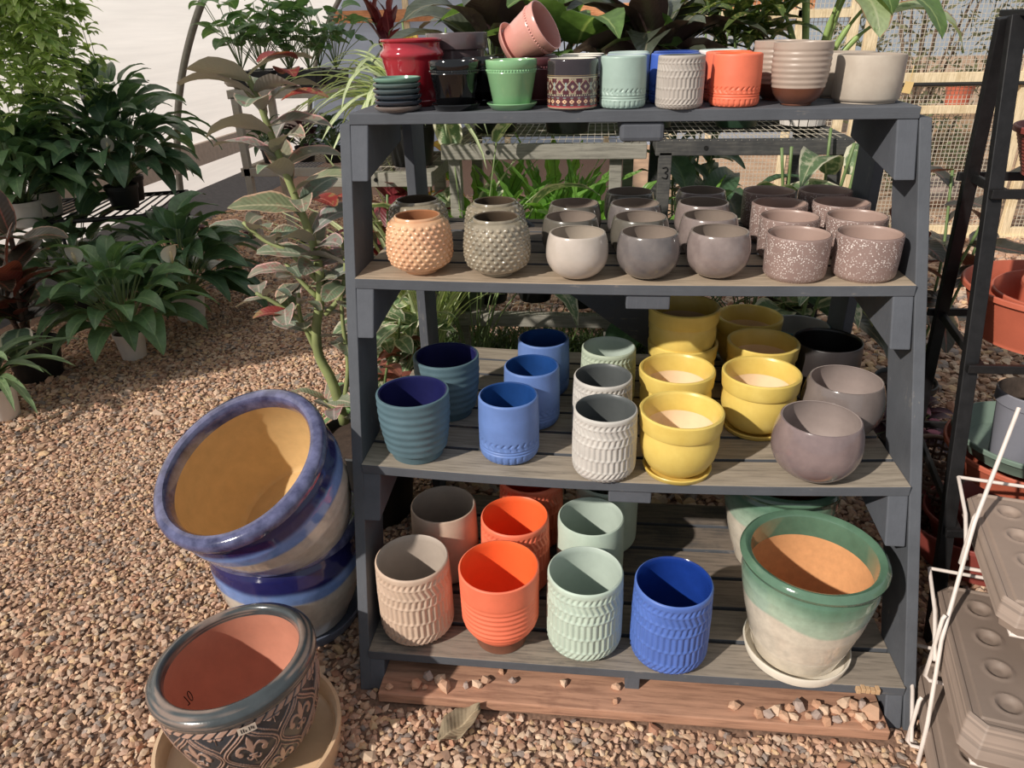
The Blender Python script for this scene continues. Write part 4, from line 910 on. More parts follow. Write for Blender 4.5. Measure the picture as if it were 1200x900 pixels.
MB().box(2.85, 3.25, 5.4, 5.8, 0, .62).build('crate', wood('outdoor_crate_wood', srgb(150,122,96), srgb(170,140,110), .5), bevel=.006); tag(bpy.data.objects['crate'], 'rough wooden crate outside supporting a terracotta pot', 'crate')
# ------------------------------------------------------------------ benches behind the stand
gwood = wood('grey_weathered_rail', srgb(132,128,118), srgb(150,146,134), .6); dwood = wood('dark_grey_rail', srgb(72,72,72), srgb(92,90,86), .4)
def bench(label, x0, x1, y0, y1, ztop, zlow, m_, legs, lowx=None):
    t = thing('plant_bench', label, 'bench', (0, 0, 0))
    for z in ([ztop] + ([zlow] if zlow else [])):
        xa, xb = (x0, x1) if z == ztop else (lowx or (x0, x1))
        MB().box(xa, xb, y0, y0+.04, z-.052, z).build('rail', m_, t, bevel=.003); MB().box(xa, xb, y1-.04, y1, z-.052, z).build('rail', m_, t, bevel=.003)
        MB().box(xa, xa+.04, y0+.04, y1-.04, z-.05, z-.002).build('rail', m_, t); MB().box(xb-.04, xb, y0+.04, y1-.04, z-.05, z-.002).build('rail', m_, t)
        w = MB()
        for k in range(int((xb-xa)/.026)): w.box(xa+k*.026, xa+k*.026+.0018, y0, y1, z-.0018, z)
        for k in range(1, int((y1-y0)/.12)): w.box(xa, xb, y0+k*.12, y0+k*.12+.0018, z, z+.0018)
        w.build('wire_mesh', wire_m, t)
    for (lx, ly) in legs: MB().box(lx-.022, lx+.022, ly, ly+.045, 0, ztop-.04).build('leg', m_, t, bevel=.002)
    bh = MB(); bh.tube([(x0+.17, y0-.002, ztop-.026), (x0+.17, y0+.002, ztop-.026)], .008, 10); bh.build('bolt_hole', plain('dark_hole', srgb(20,20,20), .9), t)
    return t
bl = bench('grey weathered bench with wire mesh top and low mesh shelf behind the stand', -.66, .07, 1.0, 1.62, 1.025, .385, gwood, ((-.035, 1.03), (-.62, 1.03), (-.62, 1.55), (.03, 1.55)))
br = bench('dark grey bench behind the stand with legs numbered three', .10, .76, 1.0, 1.62, 1.035, 0, dwood, ((.135, 1.0), (.72, 1.03), (.72, 1.55), (.14, 1.55)))
# hand painted number on the bench leg
num = MB(); zc = .925
for seg in ([(a, b) for a, b in ((-.010, .018), (.004, .020), (.008, .010), (0, .002), (.009, -.006), (.004, -.018), (-.010, -.014))],): num.tube(smooth_path([(.136+a, .998, zc+b) for a, b in seg]), .0022, 5)
no = num.build('painted_number', plain('black_paint_mark', srgb(24,24,24), .7), br, smooth=True)
# long bench and low tray along the far side, carrying young plants
bench('white topped bench by the film wall carrying trays of heart leaf plants', -2.42, -1.35, 3.0, 3.6, 1.075, .60, wood('whitewashed_rail', srgb(200,190,178), srgb(186,170,150), .4), ((-2.38, 3.0), (-1.4, 3.0), (-2.38, 3.54), (-1.4, 3.54)))
# wire shelf with the peace lilies
ws = thing('wire_shelf', 'black wire shelf by the film wall carrying peace lilies in pots', 'shelf', (0,0,0)); bw = plain('black_wire', srgb(30,30,32), .5, .3)
for z in (.50,):
    MB().tube([(-3.62, 1.75, z), (-2.42, 2.02, z+.03), (-2.60, 2.62, z+.03), (-3.62, 2.4, z), (-3.62, 1.75, z)], .013, 8).build('shelf_frame', bw, ws, smooth=True, sharp=40)
    for k in range(1, 22):
        a = Vector((-3.62, 1.75, z)).lerp(Vector((-2.42, 2.02, z+.03)), k/22); b = Vector((-3.62, 2.4, z)).lerp(Vector((-2.60, 2.62, z+.03)), k/22); MB().tube([a, b], .005, 6).build('shelf_wire', bw, ws)
for x, y in ((-3.5, 1.78), (-2.44, 2.03), (-2.62, 2.6), (-3.5, 2.4), (-2.95, 1.9)): MB().tube([(x, y, 0), (x+.01, y, .53)], .010, 8).build('leg', bw, ws, smooth=True)
# ------------------------------------------------------------------ plants
PR_ = random.Random(5); U_ = PR_.uniform
def sh_lance(t): return math.sin(PI*min(1, t*.93+.04)**.75)**.9
def sh_oval(t): return math.sin(PI*min(1, t*.94+.05)**.9)**.6
def sh_ovate(t): return math.sin(PI*min(1, t*.95+.04)**.62)**.85
def sh_strap(t): return min(1, (t+.08)*5)**.6*(1-t**3.2)**.8
def sh_obov(t): return math.sin(PI*min(1, t*.93+.04)**1.25)**.65
def sh_heart(t): return (min(1, t*6+.25))**.5*math.cos(min(1, t)*PI/2)**.75
class Leaves:
    def __init__(s): s.V = []; s.F = []; s.uv = []; s.T = []
    def add(s, base, az, L, W, a0, a1, shape=sh_lance, fold=.25, n=8, twist=0., tint=1., wave=0., side=0., scal=0.):
        p = Vector(base); b = len(s.V); st = L/n; w = 5; phs = U_(0, 6)
        h = Vector((math.cos(az), math.sin(az), 0)); hs = Vector((-math.sin(az), math.cos(az), 0))
        tn = (tint,)*3 if not isinstance(tint, tuple) else tint
        for i in range(n+1):
            t = i/n; a = a0+(a1-a0)*t; d = h*math.cos(a)+Vector((0, 0, math.sin(a))); up = -h*math.sin(a)+Vector((0, 0, math.cos(a)))
            tw = twist; sd = hs*math.cos(tw)+up*math.sin(tw); nn = up*math.cos(tw)-hs*math.sin(tw); hw = W/2*shape(t)*(1+scal*math.sin(t*52+phs))
            bend = hs*side*L*t*t
            for j in range(w):
                q = j/(w-1)*2-1; lift = fold*hw*abs(q)**1.3 + (wave*W*math.sin(t*14+phs+q)*abs(q) if wave else 0)
                s.V.append(tuple(p+sd*hw*q+nn*lift+bend)); s.uv.append((.5+.5*q, t)); s.T.append(tn)
            p = p+d*st
        s.F += [(b+i*w+j, b+(i+1)*w+j, b+(i+1)*w+j+1, b+i*w+j+1) for i in range(n) for j in range(w-1)]
        return p
    def build(s, name, m_, parent):
        return obj(name, mesh(name, s.V, s.F, m_, uv=s.uv, tint=s.T), parent)
soil = plain('potting_soil', srgb(72,56,46), .95, var=.3, scale=60)
def nursery_pot(t, R, H, mt, z0=0.):
    pr = [(R*.74, z0), (R*.76, z0+.003), (R*.93, z0+H*.82), (R*.99, z0+H*.83), (R, z0+H*.985), (R*.97, z0+H), (R*.93, z0+H*.97), (R*.91, z0+H*.90)]
    obj('pot', lathe('nursery_pot', pr, mt, n=40, closed_bottom=True), t); obj('soil', lathe('soil', [(R*.915, z0+H*.9), (R*.5, z0+H*.91), (.0005, z0+H*.92)], soil, n=24), t)
wp = plain('white_plastic_pot', srgb(222,214,206), .45, var=.04); bp_ = plain('black_plastic_pot', srgb(24,25,26), .5, var=.2); gpn = plain('green_plastic_pot', srgb(40,66,48), .45, var=.1)
L_lily = leafmat('peace_lily_leaf', srgb(98,132,88), mid=srgb(130,160,110), rough=.35)
L_dark = leafmat('dark_glossy_leaf', srgb(80,112,80), mid=srgb(112,140,100), rough=.3)
L_vine = leafmat('hanging_vine_leaf', srgb(166,190,118), mid=srgb(186,204,140), edge=srgb(214,226,172), ew=.05, rough=.45, trans=.5)
L_rub = leafmat('rubber_plant_leaf', srgb(64,60,48), mid=srgb(130,78,62), edge=srgb(150,116,96), ew=.04, under=srgb(140,70,58), rough=.3, trans=.12)
L_rubg = leafmat('cream_edged_rubber_leaf', srgb(76,100,78), mid=srgb(140,156,120), edge=srgb(232,220,196), ew=.07, rough=.35)
L_strap = leafmat('strap_leaf', srgb(104,130,86), mid=srgb(140,160,118), rough=.45)
L_spid = leafmat('striped_spider_leaf', srgb(214,222,176), mid=srgb(120,156,92), edge=srgb(150,178,110), ew=.10, rough=.45, trans=.35, veins=False)
L_heart = leafmat('heart_leaf', srgb(98,136,84), mid=srgb(150,178,124), rough=.4, trans=.35)
L_var = leafmat('pink_grey_variegated_leaf', srgb(122,140,116), mid=srgb(182,186,164), edge=srgb(200,176,160), ew=.06, blotch=(srgb(138,112,100), .58), bs=26, under=srgb(162,152,144), rough=.45, trans=.10)
L_red = leafmat('deep_red_leaf', srgb(120,36,46), mid=srgb(176,84,84), rough=.4)
L_bronze = leafmat('bronze_canna_leaf', srgb(86,92,76), mid=srgb(140,132,108), under=srgb(88,66,68), rough=.32, trans=.12)
L_pad = leafmat('broad_green_leaf', srgb(104,136,70), mid=srgb(176,196,120), rough=.38, trans=.4)
L_gold = leafmat('gold_dust_leaf', srgb(90,110,52), mid=srgb(140,150,80), blotch=(srgb(206,196,108), .60), bs=60, rough=.35)
L_fern = leafmat('wavy_fern_leaf', srgb(124,176,72), mid=srgb(54,72,34), rough=.35, trans=.5)
L_marb = leafmat('marbled_cream_leaf', srgb(116,144,100), mid=srgb(210,208,170), edge=srgb(226,220,192), ew=.10, blotch=(srgb(206,206,172), .57), bs=30, rough=.4)
L_coleus = leafmat('yellow_rust_leaf', srgb(204,178,60), mid=srgb(200,120,70), edge=srgb(176,96,62), ew=.14, rough=.5, trans=.35)
L_moss = leafmat('grass_blade', srgb(92,118,60), rough=.5, trans=.35, veins=False)
L_purple = leafmat('purple_black_leaf', srgb(82,48,62), rough=.45, veins=False)
m_stem = plain('green_plant_stem', srgb(110,134,76), .5, var=.15); m_pet = plain('pale_leaf_stalk', srgb(120,140,84), .5, var=.12)
m_spathe = plain('white_spathe', srgb(238,232,218), .5, var=.03, bump=0); m_spadix = plain('cream_spadix', srgb(226,206,160), .7, var=.1, scale=80)
def lily(name, label, x, y, z0, n, Lr, hgt, potR=.075, potH=.12, mt=None, m_leaf=None, flowers=(), spread=1., group=None, az0=0., zb=None):
    t = thing(name, label, 'potted plant', (x, y, z0), (0, 0, 0), group); nursery_pot(t, potR, potH, mt or wp)
    lv = Leaves(); stm = MB(); c = Vector((0, 0, potH*.9))
    for k in range(n):
        az = az0+k*2.399+U_(-.3, .3); q = (k+.5)/n; el = math.radians(82-58*q*spread+U_(-9, 9)); L = U_(*Lr)*(.8+.3*q); pl = hgt*(1.-.45*q)*U_(.75, 1.1)
        tip = c+Vector((math.cos(az)*math.cos(el), math.sin(az)*math.cos(el), math.sin(el)))*pl
        mid_ = c.lerp(tip, .5)+Vector((0, 0, pl*.08)); b0 = c+Vector((math.cos(az), math.sin(az), 0))*potR*.35*q
        stm.tube(smooth_path([b0, mid_, tip], 4), .0028, 5)
        lv.add(tip, az+U_(-.25, .25), L, L*U_(.36, .46), el*.75, -math.radians(18+62*q)+U_(-.2, .2), sh_ovate, .28, 8, U_(-.4, .4), U_(.72, 1.2), .03)
    stm.build('stalks', m_pet, t, smooth=True); lv.build('foliage', m_leaf or L_lily, t)
    for (dx, dy, dz, az, s) in flowers:
        f = Leaves(); tip = Vector((dx, dy, dz)); sm = MB(); sm.tube(smooth_path([c, (dx*.6, dy*.6, dz*.6), tip], 5), .003, 6); so2 = sm.build('flower_stalk', m_pet, t, smooth=True)
        f.add(tip, az, s, s*.62, math.radians(75), math.radians(25), sh_ovate, .55, 8); f.build('spathe', m_spathe, so2)
        sp = MB(); sp.tube([tip+Vector((0, 0, .0))+Vector((math.cos(az), math.sin(az), 0))*.012, tip+Vector((math.cos(az)*.018, math.sin(az)*.018, s*.30)), tip+Vector((math.cos(az)*.024, math.sin(az)*.024, s*.5))], [.006, .007, .004], 8); sp.build('spadix', m_spadix, so2, smooth=True)
    return t
# left side: lilies on the wire shelf, on the ground, rubber plant, strap leaf plant, hanging vine
a = at(60, 222, 2.1); lily('peace_lily', 'peace lily in white pot on the wire shelf, under the hanging vine', -3.12, 2.08, .515, 75, (.20, .32), .36, .085, .13, flowers=((.10, -.12, .36, -1.2, .09),))
lily('peace_lily', 'peace lily with one cream flower at the end of the wire shelf', -2.74, 2.20, .525, 80, (.20, .32), .40, .09, .13, bp_, m_leaf=L_dark, flowers=((.10, -.17, .33, -1.0, .10),))
lily('peace_lily', 'peace lily in white pot on the wire shelf at the frame edge', -3.08, 1.86, .51, 60, (.20, .30), .34, .085, .13)
lily('peace_lily', 'dark leafy plant on the back of the wire shelf against the film', -2.84, 2.42, .52, 70, (.22, .32), .58, .09, .14, bp_, m_leaf=L_dark)
lily('peace_lily', 'peace lily with white flower in a white pot standing on the gravel', -2.30, 1.33, .004, 64, (.20, .28), .36, .072, .135, flowers=((-.08, -.10, .50, -1.2, .11), (.27, .05, .46, -.6, .12)))
lily('peace_lily', 'bushy peace lily on the gravel behind the white potted one', -2.28, 1.85, .004, 64, (.24, .34), .38, .09, .14, m_leaf=L_dark)
lily('peace_lily', 'low peace lily below the wire shelf beside the rubber plant', -2.95, 1.95, .004, 40, (.24, .32), .42, .09, .14, bp_, m_leaf=L_dark)
def rubber():
    t = thing('rubber_plant', 'rubber plant with dark red brown leaves and one cream edged leaf in black pot', 'potted plant', (-2.62, 1.10, .004)); nursery_pot(t, .12, .17, bp_)
    lv = Leaves(); lg = [Leaves(), Leaves()]; sm = MB()
    for s in range(3):
        b = Vector((U_(-.04, .04), U_(-.04, .04), .15)); top = b+Vector(((-.14, .10, .02)[s], (-.02, -.06, .08)[s], (.40, .36, .5)[s])); P = smooth_path([b, b.lerp(top, .5)+Vector((.02, 0, .02)), top], 6); sm.tube(P, [.011]*len(P), 7)
        for k in range(9):
            q = P[int((.25+.75*k/8)*(len(P)-1))]; az = k*2.4+s*1.1; lv.add(q, az, U_(.22, .30), U_(.11, .14), math.radians(U_(25, 60)), math.radians(U_(-30, 15)), sh_oval, .22, 8, U_(-.3, .3), U_(.75, 1.15))
        lv.add(top, s*1.9-1.2, .22, .10, math.radians(80), math.radians(60), sh_oval, .2, 8, 0, (1.3, .95, .9))
    lg[0].add(Vector((.12, -.16, .30)), -1.15, .17, .125, math.radians(-5), math.radians(-75), sh_oval, .12, 8); lg[1].add(Vector((-.10, -.17, .30)), -2.2, .17, .11, math.radians(10), math.radians(-65), sh_oval, .12, 8)
    sm.build('stem', plain('brown_woody_stem', srgb(96,74,58), .7), t, smooth=True); lv.build('foliage', L_rub, t); [l_.build('cream_edged_leaf', L_rubg, t).__setitem__('label', 'green leaf with cream edge') for l_ in lg]
rubber()
def strap_plant(name, label, x, y, z0, n, Lr, W, m_leaf, mt, R=.07, H=.13, el=(35, 85), drop=(-75, -20), pot_=True, sway=None):
    t = thing(name, label, 'potted plant', (x, y, z0)); 
    if pot_: nursery_pot(t, R, H, mt)
    lv = Leaves(); c = Vector((0, 0, H*.9))
    for k in range(n):
        az = k*2.399+U_(-.3, .3) if sway is None else U_(*sway); q = (k+.5)/n
        lv.add(c+Vector((math.cos(az), math.sin(az), 0))*.012+Vector((0, 0, U_(0, .05))), az, U_(*Lr), W*U_(.8, 1.15), math.radians(U_(*el)), math.radians(U_(*drop)), sh_strap, .3, 9, U_(-.2, .2), U_(.75, 1.2), 0, U_(-.12, .12))
    lv.build('foliage', m_leaf, t); return t
strap_plant('strap_leaf_plant', 'arching green strap leaf plant in a white pot at the frame edge', -2.50, .72, .004, 34, (.28, .46), .045, L_strap, wp, .075, .14)
def vine():
    t = thing('hanging_plant', 'trailing pale green vine hanging in a basket by the film wall', 'hanging plant', (-3.05, 2.05, 1.62)); lv = Leaves(); sm = MB()
    pr = [(.10, -.06), (.13, 0), (.15, .08), (.155, .085), (.145, .08), (.12, .0), (.0005, -.02)]
    obj('basket', lathe('hanging_basket', pr, plain('grey_hanging_basket', srgb(90,92,88), .6), n=32, closed_bottom=True), t)
    for k in range(3): sm.tube([(.14*math.cos(k*2.1), .14*math.sin(k*2.1), .08), (0, 0, .75)], .002, 5)
    for s in range(66):
        az = U_(0, 2*PI); r0 = U_(.05, .34); Ln = U_(.10, .74); top = Vector((r0*.5*math.cos(az), r0*.5*math.sin(az), .10+U_(0, .12)))
        P = smooth_path([top, Vector((r0*1.0*math.cos(az), r0*1.0*math.sin(az), .04)), Vector(((r0+.05)*math.cos(az), (r0+.05)*math.sin(az), -Ln*.5)), Vector(((r0+.04)*math.cos(az+.2), (r0+.04)*math.sin(az+.2), -Ln))], 5)
        sm.tube(P, .0018, 4)
        for i in range(1, len(P)):
            for h in (0, 1, 2):
                if U_(0, 1) < .72: lv.add(P[i]+Vector((0, 0, U_(-.02, .02))), az+U_(-1.9, 1.9), U_(.075, .125), U_(.034, .050), math.radians(U_(-10, 35)), math.radians(U_(-80, -30)), sh_lance, .3, 4, U_(-.5, .5), U_(.75, 1.2))
    sm.build('stems', m_stem, t, smooth=True); lv.build('foliage', L_vine, t)
vine()
# heart-leaf plants in small pots on the white bench
for k, (x, y) in enumerate(((-2.45, 3.12), (-2.30, 3.10), (-2.15, 3.14), (-2.00, 3.10), (-2.42, 3.34), (-2.22, 3.36), (-2.02, 3.34), (-1.84, 3.14))):
    lab = ('at the end of the bench', 'second along the front of the bench', 'third along the front of the bench', 'fourth along the front of the bench', 'behind the end one', 'in the middle of the back row', 'behind the fourth front one', 'last along the front beside the tall stem')[k]
    x += .10
    t = thing('heart_leaf_plant', 'heart leaf plant in small black pot, '+lab, 'potted plant', (x, y, 1.080), group='heart leaf plants on the white bench')
    b = MB(); b.hexa([(-.05, -.05, 0), (.05, -.05, 0), (.05, .05, 0), (-.05, .05, 0), (-.062, -.062, .10), (.062, -.062, .10), (.062, .062, .10), (-.062, .062, .10)]); b.build('pot', plain('charcoal_square_pot', srgb(46,46,48), .5), t, bevel=.004)
    lv = Leaves(); sm = MB()
    for j in range(17):
        az = j*2.4+k; el = math.radians(U_(40, 88)); pl = U_(.16, .42); c = Vector((0, 0, .1)); tip = c+Vector((math.cos(az)*math.cos(el), math.sin(az)*math.cos(el), math.sin(el)))*pl
        sm.tube(smooth_path([c, c.lerp(tip, .5)+Vector((0, 0, .02)), tip], 4), .0025, 5); lv.add(tip, az+U_(-.5, .5), U_(.10, .16), U_(.10, .145), math.radians(U_(-5, 40)), math.radians(U_(-75, -35)), sh_heart, .15, 6, U_(-.4, .4), U_(.75, 1.25))
    sm.build('stalks', m_pet, t, smooth=True); lv.build('foliage', L_heart, t)
# dark young plants on the lower shelf and along the ground cloth
for k, (x, y, z, n) in enumerate(((-2.28, 3.2, .605, 30), (-2.06, 3.25, .605, 34), (-1.85, 3.2, .605, 34), (-1.60, 3.2, .605, 30))):
    lily('young_plant', 'dark young plant in black pot on the low bench shelf, '+('end one', 'second in line', 'third in line', 'last in line')[k], x, y, z, n, (.10, .16), .16, .07, .10, bp_, m_leaf=(L_dark, L_purple)[k % 2], group='young plants on the low bench shelf')
for k in range(9):
    x = -3.0+.22*k; lily('bedding_plant', 'small dark succulent in white cell pot beside the ground cloth, '+('first','second','third','fourth','fifth','sixth','seventh','eighth','ninth')[k]+' from the film wall', x, 3.35+.06*(k % 2)-.05*k, .004, 16, (.06, .09), .06, .05, .07, wp, m_leaf=(L_purple, L_dark, L_purple)[k % 3], group='small plants beside the ground cloth')
# tall variegated stem plant beside the stand
def px(pts, Y): return [at(a, b, Y+(c[0] if c else 0)) for a, b, *c in pts]
def tall():
    base = Vector((-.785, .215, 0)); Y = .275
    t = thing('tall_stem_plant', 'tall thick stemmed plant with pink grey variegated leaves in black pot beside the timber stand', 'potted plant', (base.x, base.y, .004)); nursery_pot(t, .155, .285, bp_); o = Vector((base.x, base.y, 0))
    main = [Vector(p)-o for p in px([(404, 497), (390, 450), (374, 418), (371, 385), (376, 345), (372, 305), (358, 262), (341, 220), (322, 170), (305, 125), (291, 92)], Y)]
    P = smooth_path(main, 5); n = len(P); sm = MB(); sm.tube(P, [.017-.010*(i/n) for i in range(n)], 10); sm.build('stem', stem_m, t, smooth=True)
    branch = MB(); lv = Leaves()
    def br(a, pts, r=.008):
        Q = smooth_path([Vector(p)-o for p in px(pts, Y)], 4); branch.tube(Q, [r-.003*i/len(Q) for i in range(len(Q))], 7); return Q
    for pts in ([(372, 330), (340, 298), (308, 282), (285, 262)], [(372, 350), (352, 330), (335, 310)], [(382, 370), (398, 350), (405, 320), (402, 285)], [(375, 400), (350, 375), (320, 355), (300, 345)], [(374, 420), (362, 395), (352, 372), (350, 345)], [(404, 470), (408, 430), (402, 380), (400, 340)], [(404, 497), (392, 480), (380, 470)]):
        Q = br(None, pts)
        for k in range(7):
            q = Q[int((.3+.7*k/6)*(len(Q)-1))]; lv.add(q, k*2.4+U_(-.4, .4), U_(.10, .15), U_(.048, .072), math.radians(U_(0, 45)), math.radians(U_(-45, 5)), sh_obov, .22, 8, U_(-.5, .5), (U_(.85, 1.2), U_(.8, 1.05), U_(.8, 1.05)), .03)
    for k in range(30):
        f = .42+.58*k/29; q = P[min(n-1, int(f*(n-1)))]; az = k*2.399; big = 1.15 if f > .6 else 1.
        lv.add(q, az, U_(.13, .20)*big, U_(.055, .085)*big, math.radians(U_(15, 55)), math.radians(U_(-40, 5)), sh_obov if k % 3 else sh_lance, .25, 8, U_(-.6, .6), (U_(.9, 1.25), U_(.8, 1.05), U_(.8, 1.05)), .03)
    branch.build('branches', stem_m, t, smooth=True); lv.build('foliage', L_var, t)
    for (a, b, az) in ((362, 238, -.6), (345, 92, 2.2), (330, 120, .3), (302, 75, 1.0), (345, 372, 3.4), (386, 240, -.2)):
        q = at(a, b, Y-.05)-o; fl = Leaves(); fl.add(q, az, .12, .065, math.radians(25), math.radians(-30), sh_obov, .25, 8, U_(-.5, .5), (U_(.9, 1.3), .8, .8))
        fl.build('red_leaf', leafmat('red_mottled_leaf', srgb(150,66,62), mid=srgb(190,130,110), blotch=(srgb(150,140,90), .55), bs=26, rough=.45), t)['label'] = 'red mottled leaf'
stem_m = plain('green_tan_banded_stem', srgb(140,150,90), .55, var=.28, scale=7)
tall()
# red leaved cordyline, small rosettes and yellow green croton at the stand's left
def bushy(name, label, x, y, z0, n, Lr, wr_, m_leaf, h, r, shape=sh_lance, mt=None, potR=.09, potH=.14, el=(-10, 60), drop=(-60, 0), cat='potted plant', stems=5, up=0., tint=(.75, 1.2), yb=None):
    t = thing(name, label, cat, (x, y, z0)); nursery_pot(t, potR, potH, mt or bp_); lv = Leaves(); sm = MB()
    for s in range(stems):
        az = s*2.4; P = smooth_path([(0, 0, potH*.85), (r*.35*math.cos(az), r*.35*math.sin(az), potH+h*.45), (r*.6*math.cos(az+.3), r*.6*math.sin(az+.3), potH+h*U_(.8, 1.))], 6); sm.tube(P, .005, 6)
        for k in range(n//stems):
            q = P[int((.3+.7*(k+.5)/(n//stems))*(len(P)-1))]; lv.add(q, k*2.4+s+U_(-.3, .3), U_(*Lr), U_(*wr_), math.radians(U_(*el)), math.radians(U_(*drop)), shape, .25, 7, U_(-.4, .4), U_(*tint), .03)
    sm.build('stems', m_stem, t, smooth=True); lv.build('foliage', m_leaf, t); return t
bushy('cordyline', 'deep red leaved plant between the tall stem plant and the stand', -.90, 1.05, .004, 30, (.18, .26), (.06, .09), L_red, .78, .2, mt=bp_, stems=4, el=(20, 65), drop=(-30, 20))
bushy('croton', 'yellow green croton behind the stand post, low in black pot', -.80, .72, .004, 36, (.13, .18), (.06, .085), L_marb, .42, .16, mt=bp_, shape=sh_oval)
bushy('croton', 'rust and red leaved croton low beside the stand post', -.82, .60, .004, 26, (.10, .15), (.04, .06), leafmat('rust_red_leaf', srgb(146,84,70), mid=srgb(190,120,90), rough=.45), .30, .18, mt=bp_)
lily('rosette_plant', 'green cut leaf rosette on the ground beside the stand', -.93, .62, .004, 26, (.10, .16), .10, .07, .12, bp_, m_leaf=leafmat('jade_rosette_leaf', srgb(120,158,104), mid=srgb(206,220,180), rough=.4))
# spider plant spilling pale leaves at the stand top, on a pedestal bench
bench('narrow grey bench with pots beside the stand, beneath the spider plant', -1.08, -.70, 1.0, 1.5, .93, 0, gwood, ((-.98, 1.05), (-.76, 1.05), (-.98, 1.40), (-.76, 1.40)))
strap_plant('spider_plant', 'spider plant with long pale striped leaves arching above the stand corner', -.80, 1.14, .936, 110, (.34, .58), .026, L_spid, bp_, .10, .17, (15, 75), (-75, -30))
bushy('aglaonema', 'plant with large marbled cream and green leaves behind the stand corner', -.86, 1.42, .936, 16, (.24, .34), (.09, .13), L_marb, .22, .16, mt=gpn, shape=sh_ovate, stems=4)
bushy('coleus', 'yellow and rust leaved plant behind the ruby red pot', -.90, 1.9, .004, 44, (.14, .2), (.05, .08), L_coleus, 1.30, .18, mt=bp_, shape=sh_lance, stems=5)
bushy('cordyline', 'dark red upright plant in front of the pale blue film panels', -1.45, 3.25, 1.082, 12, (.14, .22), (.07, .09), L_red, .32, .1, mt=bp_, stems=2, el=(55, 85), drop=(30, 70), potR=.09, potH=.12)
# plants on the benches right behind the stand
lily('canna', 'tall bronze leaved plant in black pot on the grey bench', -.50, 1.32, 1.03, 16, (.34, .46), .26, .105, .17, bp_, m_leaf=L_bronze, spread=.7)
lily('broad_leaf_plant', 'broad green leaved plant in black pot on the grey bench', -.22, 1.30, 1.03, 14, (.36, .48), .28, .105, .17, bp_, m_leaf=L_pad, spread=.7, az0=1.)
lily('canna', 'bronze leaved plant in green pot on the dark grey bench', .10, 1.34, 1.04, 24, (.32, .44), .20, .10, .16, gpn, m_leaf=L_bronze, spread=.85, az0=2.)
bushy('aucuba', 'gold dust leaved shrub in green pot on the dark grey bench', .42, 1.34, 1.04, 120, (.11, .17), (.04, .06), L_gold, .40, .34, mt=gpn, stems=8, potR=.10, potH=.16)
bushy('glossy_shrub', 'glossy dark green shrub behind the gold dust one', .30, 1.9, .004, 130, (.14, .2), (.05, .075), L_dark, 1.42, .36, mt=gpn, stems=9, potR=.11, potH=.18)
def alocasia():
    x, y = .67, 1.36; t = thing('alocasia', 'large leaved plant with pale green stalks in a white slatted pot', 'potted plant', (x, y, 1.04))
    V = MB()
    for k in range(16):
        a0, a1 = k*PI/8+.02, (k+1)*PI/8-.02; P = []
        for z, r in ((0, .082), (.17, .105)):
            P += [((r-.006)*math.cos(a0), (r-.006)*math.sin(a0), z), (r*math.cos(a0), r*math.sin(a0), z), (r*math.cos(a1), r*math.sin(a1), z), ((r-.006)*math.cos(a1), (r-.006)*math.sin(a1), z)]
        V.hexa(P)
    V.build('pot', wp, t, bevel=.002); obj('liner', lathe('liner', [(.070, .002), (.095, .165), (.088, .150), (.0005, .150)], bp_, n=32, closed_bottom=True), t)
    sm = MB(); lv = Leaves(); lb = Leaves()
    for k, (ax, ay, az_, dx, L, tl) in enumerate(((-.16, .0, .30, 2.6, .30, .9), (-.10, -.05, .46, 3.4, .32, 1.), (.06, -.08, .27, -1.3, .30, 1.05), (.16, -.06, .27, -.75, .32, 1.1), (.24, -.02, .22, -.3, .32, 1.1), (.16, .10, .50, .5, .34, .95), (-.06, .10, .52, 1.8, .32, .9), (.05, -.10, .32, -1.0, .26, .9))):
        c = Vector((ax*.15, ay*.15, .15)); tip = Vector((ax, ay, .15+az_)); sm.tube(smooth_path([c, c.lerp(tip, .5)+Vector((0, 0, .03)), tip], 5), [.011]*6+[.006]*5, 7)
        (lb if k in (2, 4) else lv).add(tip, dx, L, L*.78, math.radians(15), math.radians(-80), sh_heart, .12, 9, U_(-.2, .2), tl, .02)
    sm.build('stalks', plain('pale_green_stalk', srgb(150,176,96), .45, var=.12), t, smooth=True); lv.build('foliage', L_pad, t)
    lb.build('brown_edged_leaf', leafmat('brown_edged_leaf_blade', srgb(178,196,146), mid=srgb(214,220,180), edge=srgb(176,124,90), ew=.05, blotch=(srgb(120,150,84), .58), bs=14, rough=.45, trans=.35), t)['label'] = 'pale leaves with brown dry edges'
alocasia()
tagm = MB(); tagm.box(-.011, .011, -.0008, .0008, -.016, .014, 0); tagm.tube([(0, 0, .014), (-.004, .002, .055)], .0012, 5)
pt_ = at(1064, 102, .60)
trail = bushy('trailing_plant', 'plant with large drooping cream edged leaves behind the shelf end', .62, .85, .004, 22, (.24, .34), (.09, .13), L_marb, .95, .22, mt=bp_, stems=5, shape=sh_ovate, drop=(-80, -40), potR=.11, potH=.2)
lg_ = tagm.build('price_tag', plain('orange_tag_card', srgb(232,196,124), .6, var=.04), trail, loc=tuple(pt_-trail.location)); lg_.rotation_euler = (.1, .15, -.2); lg_['label'] = 'small orange price tag'
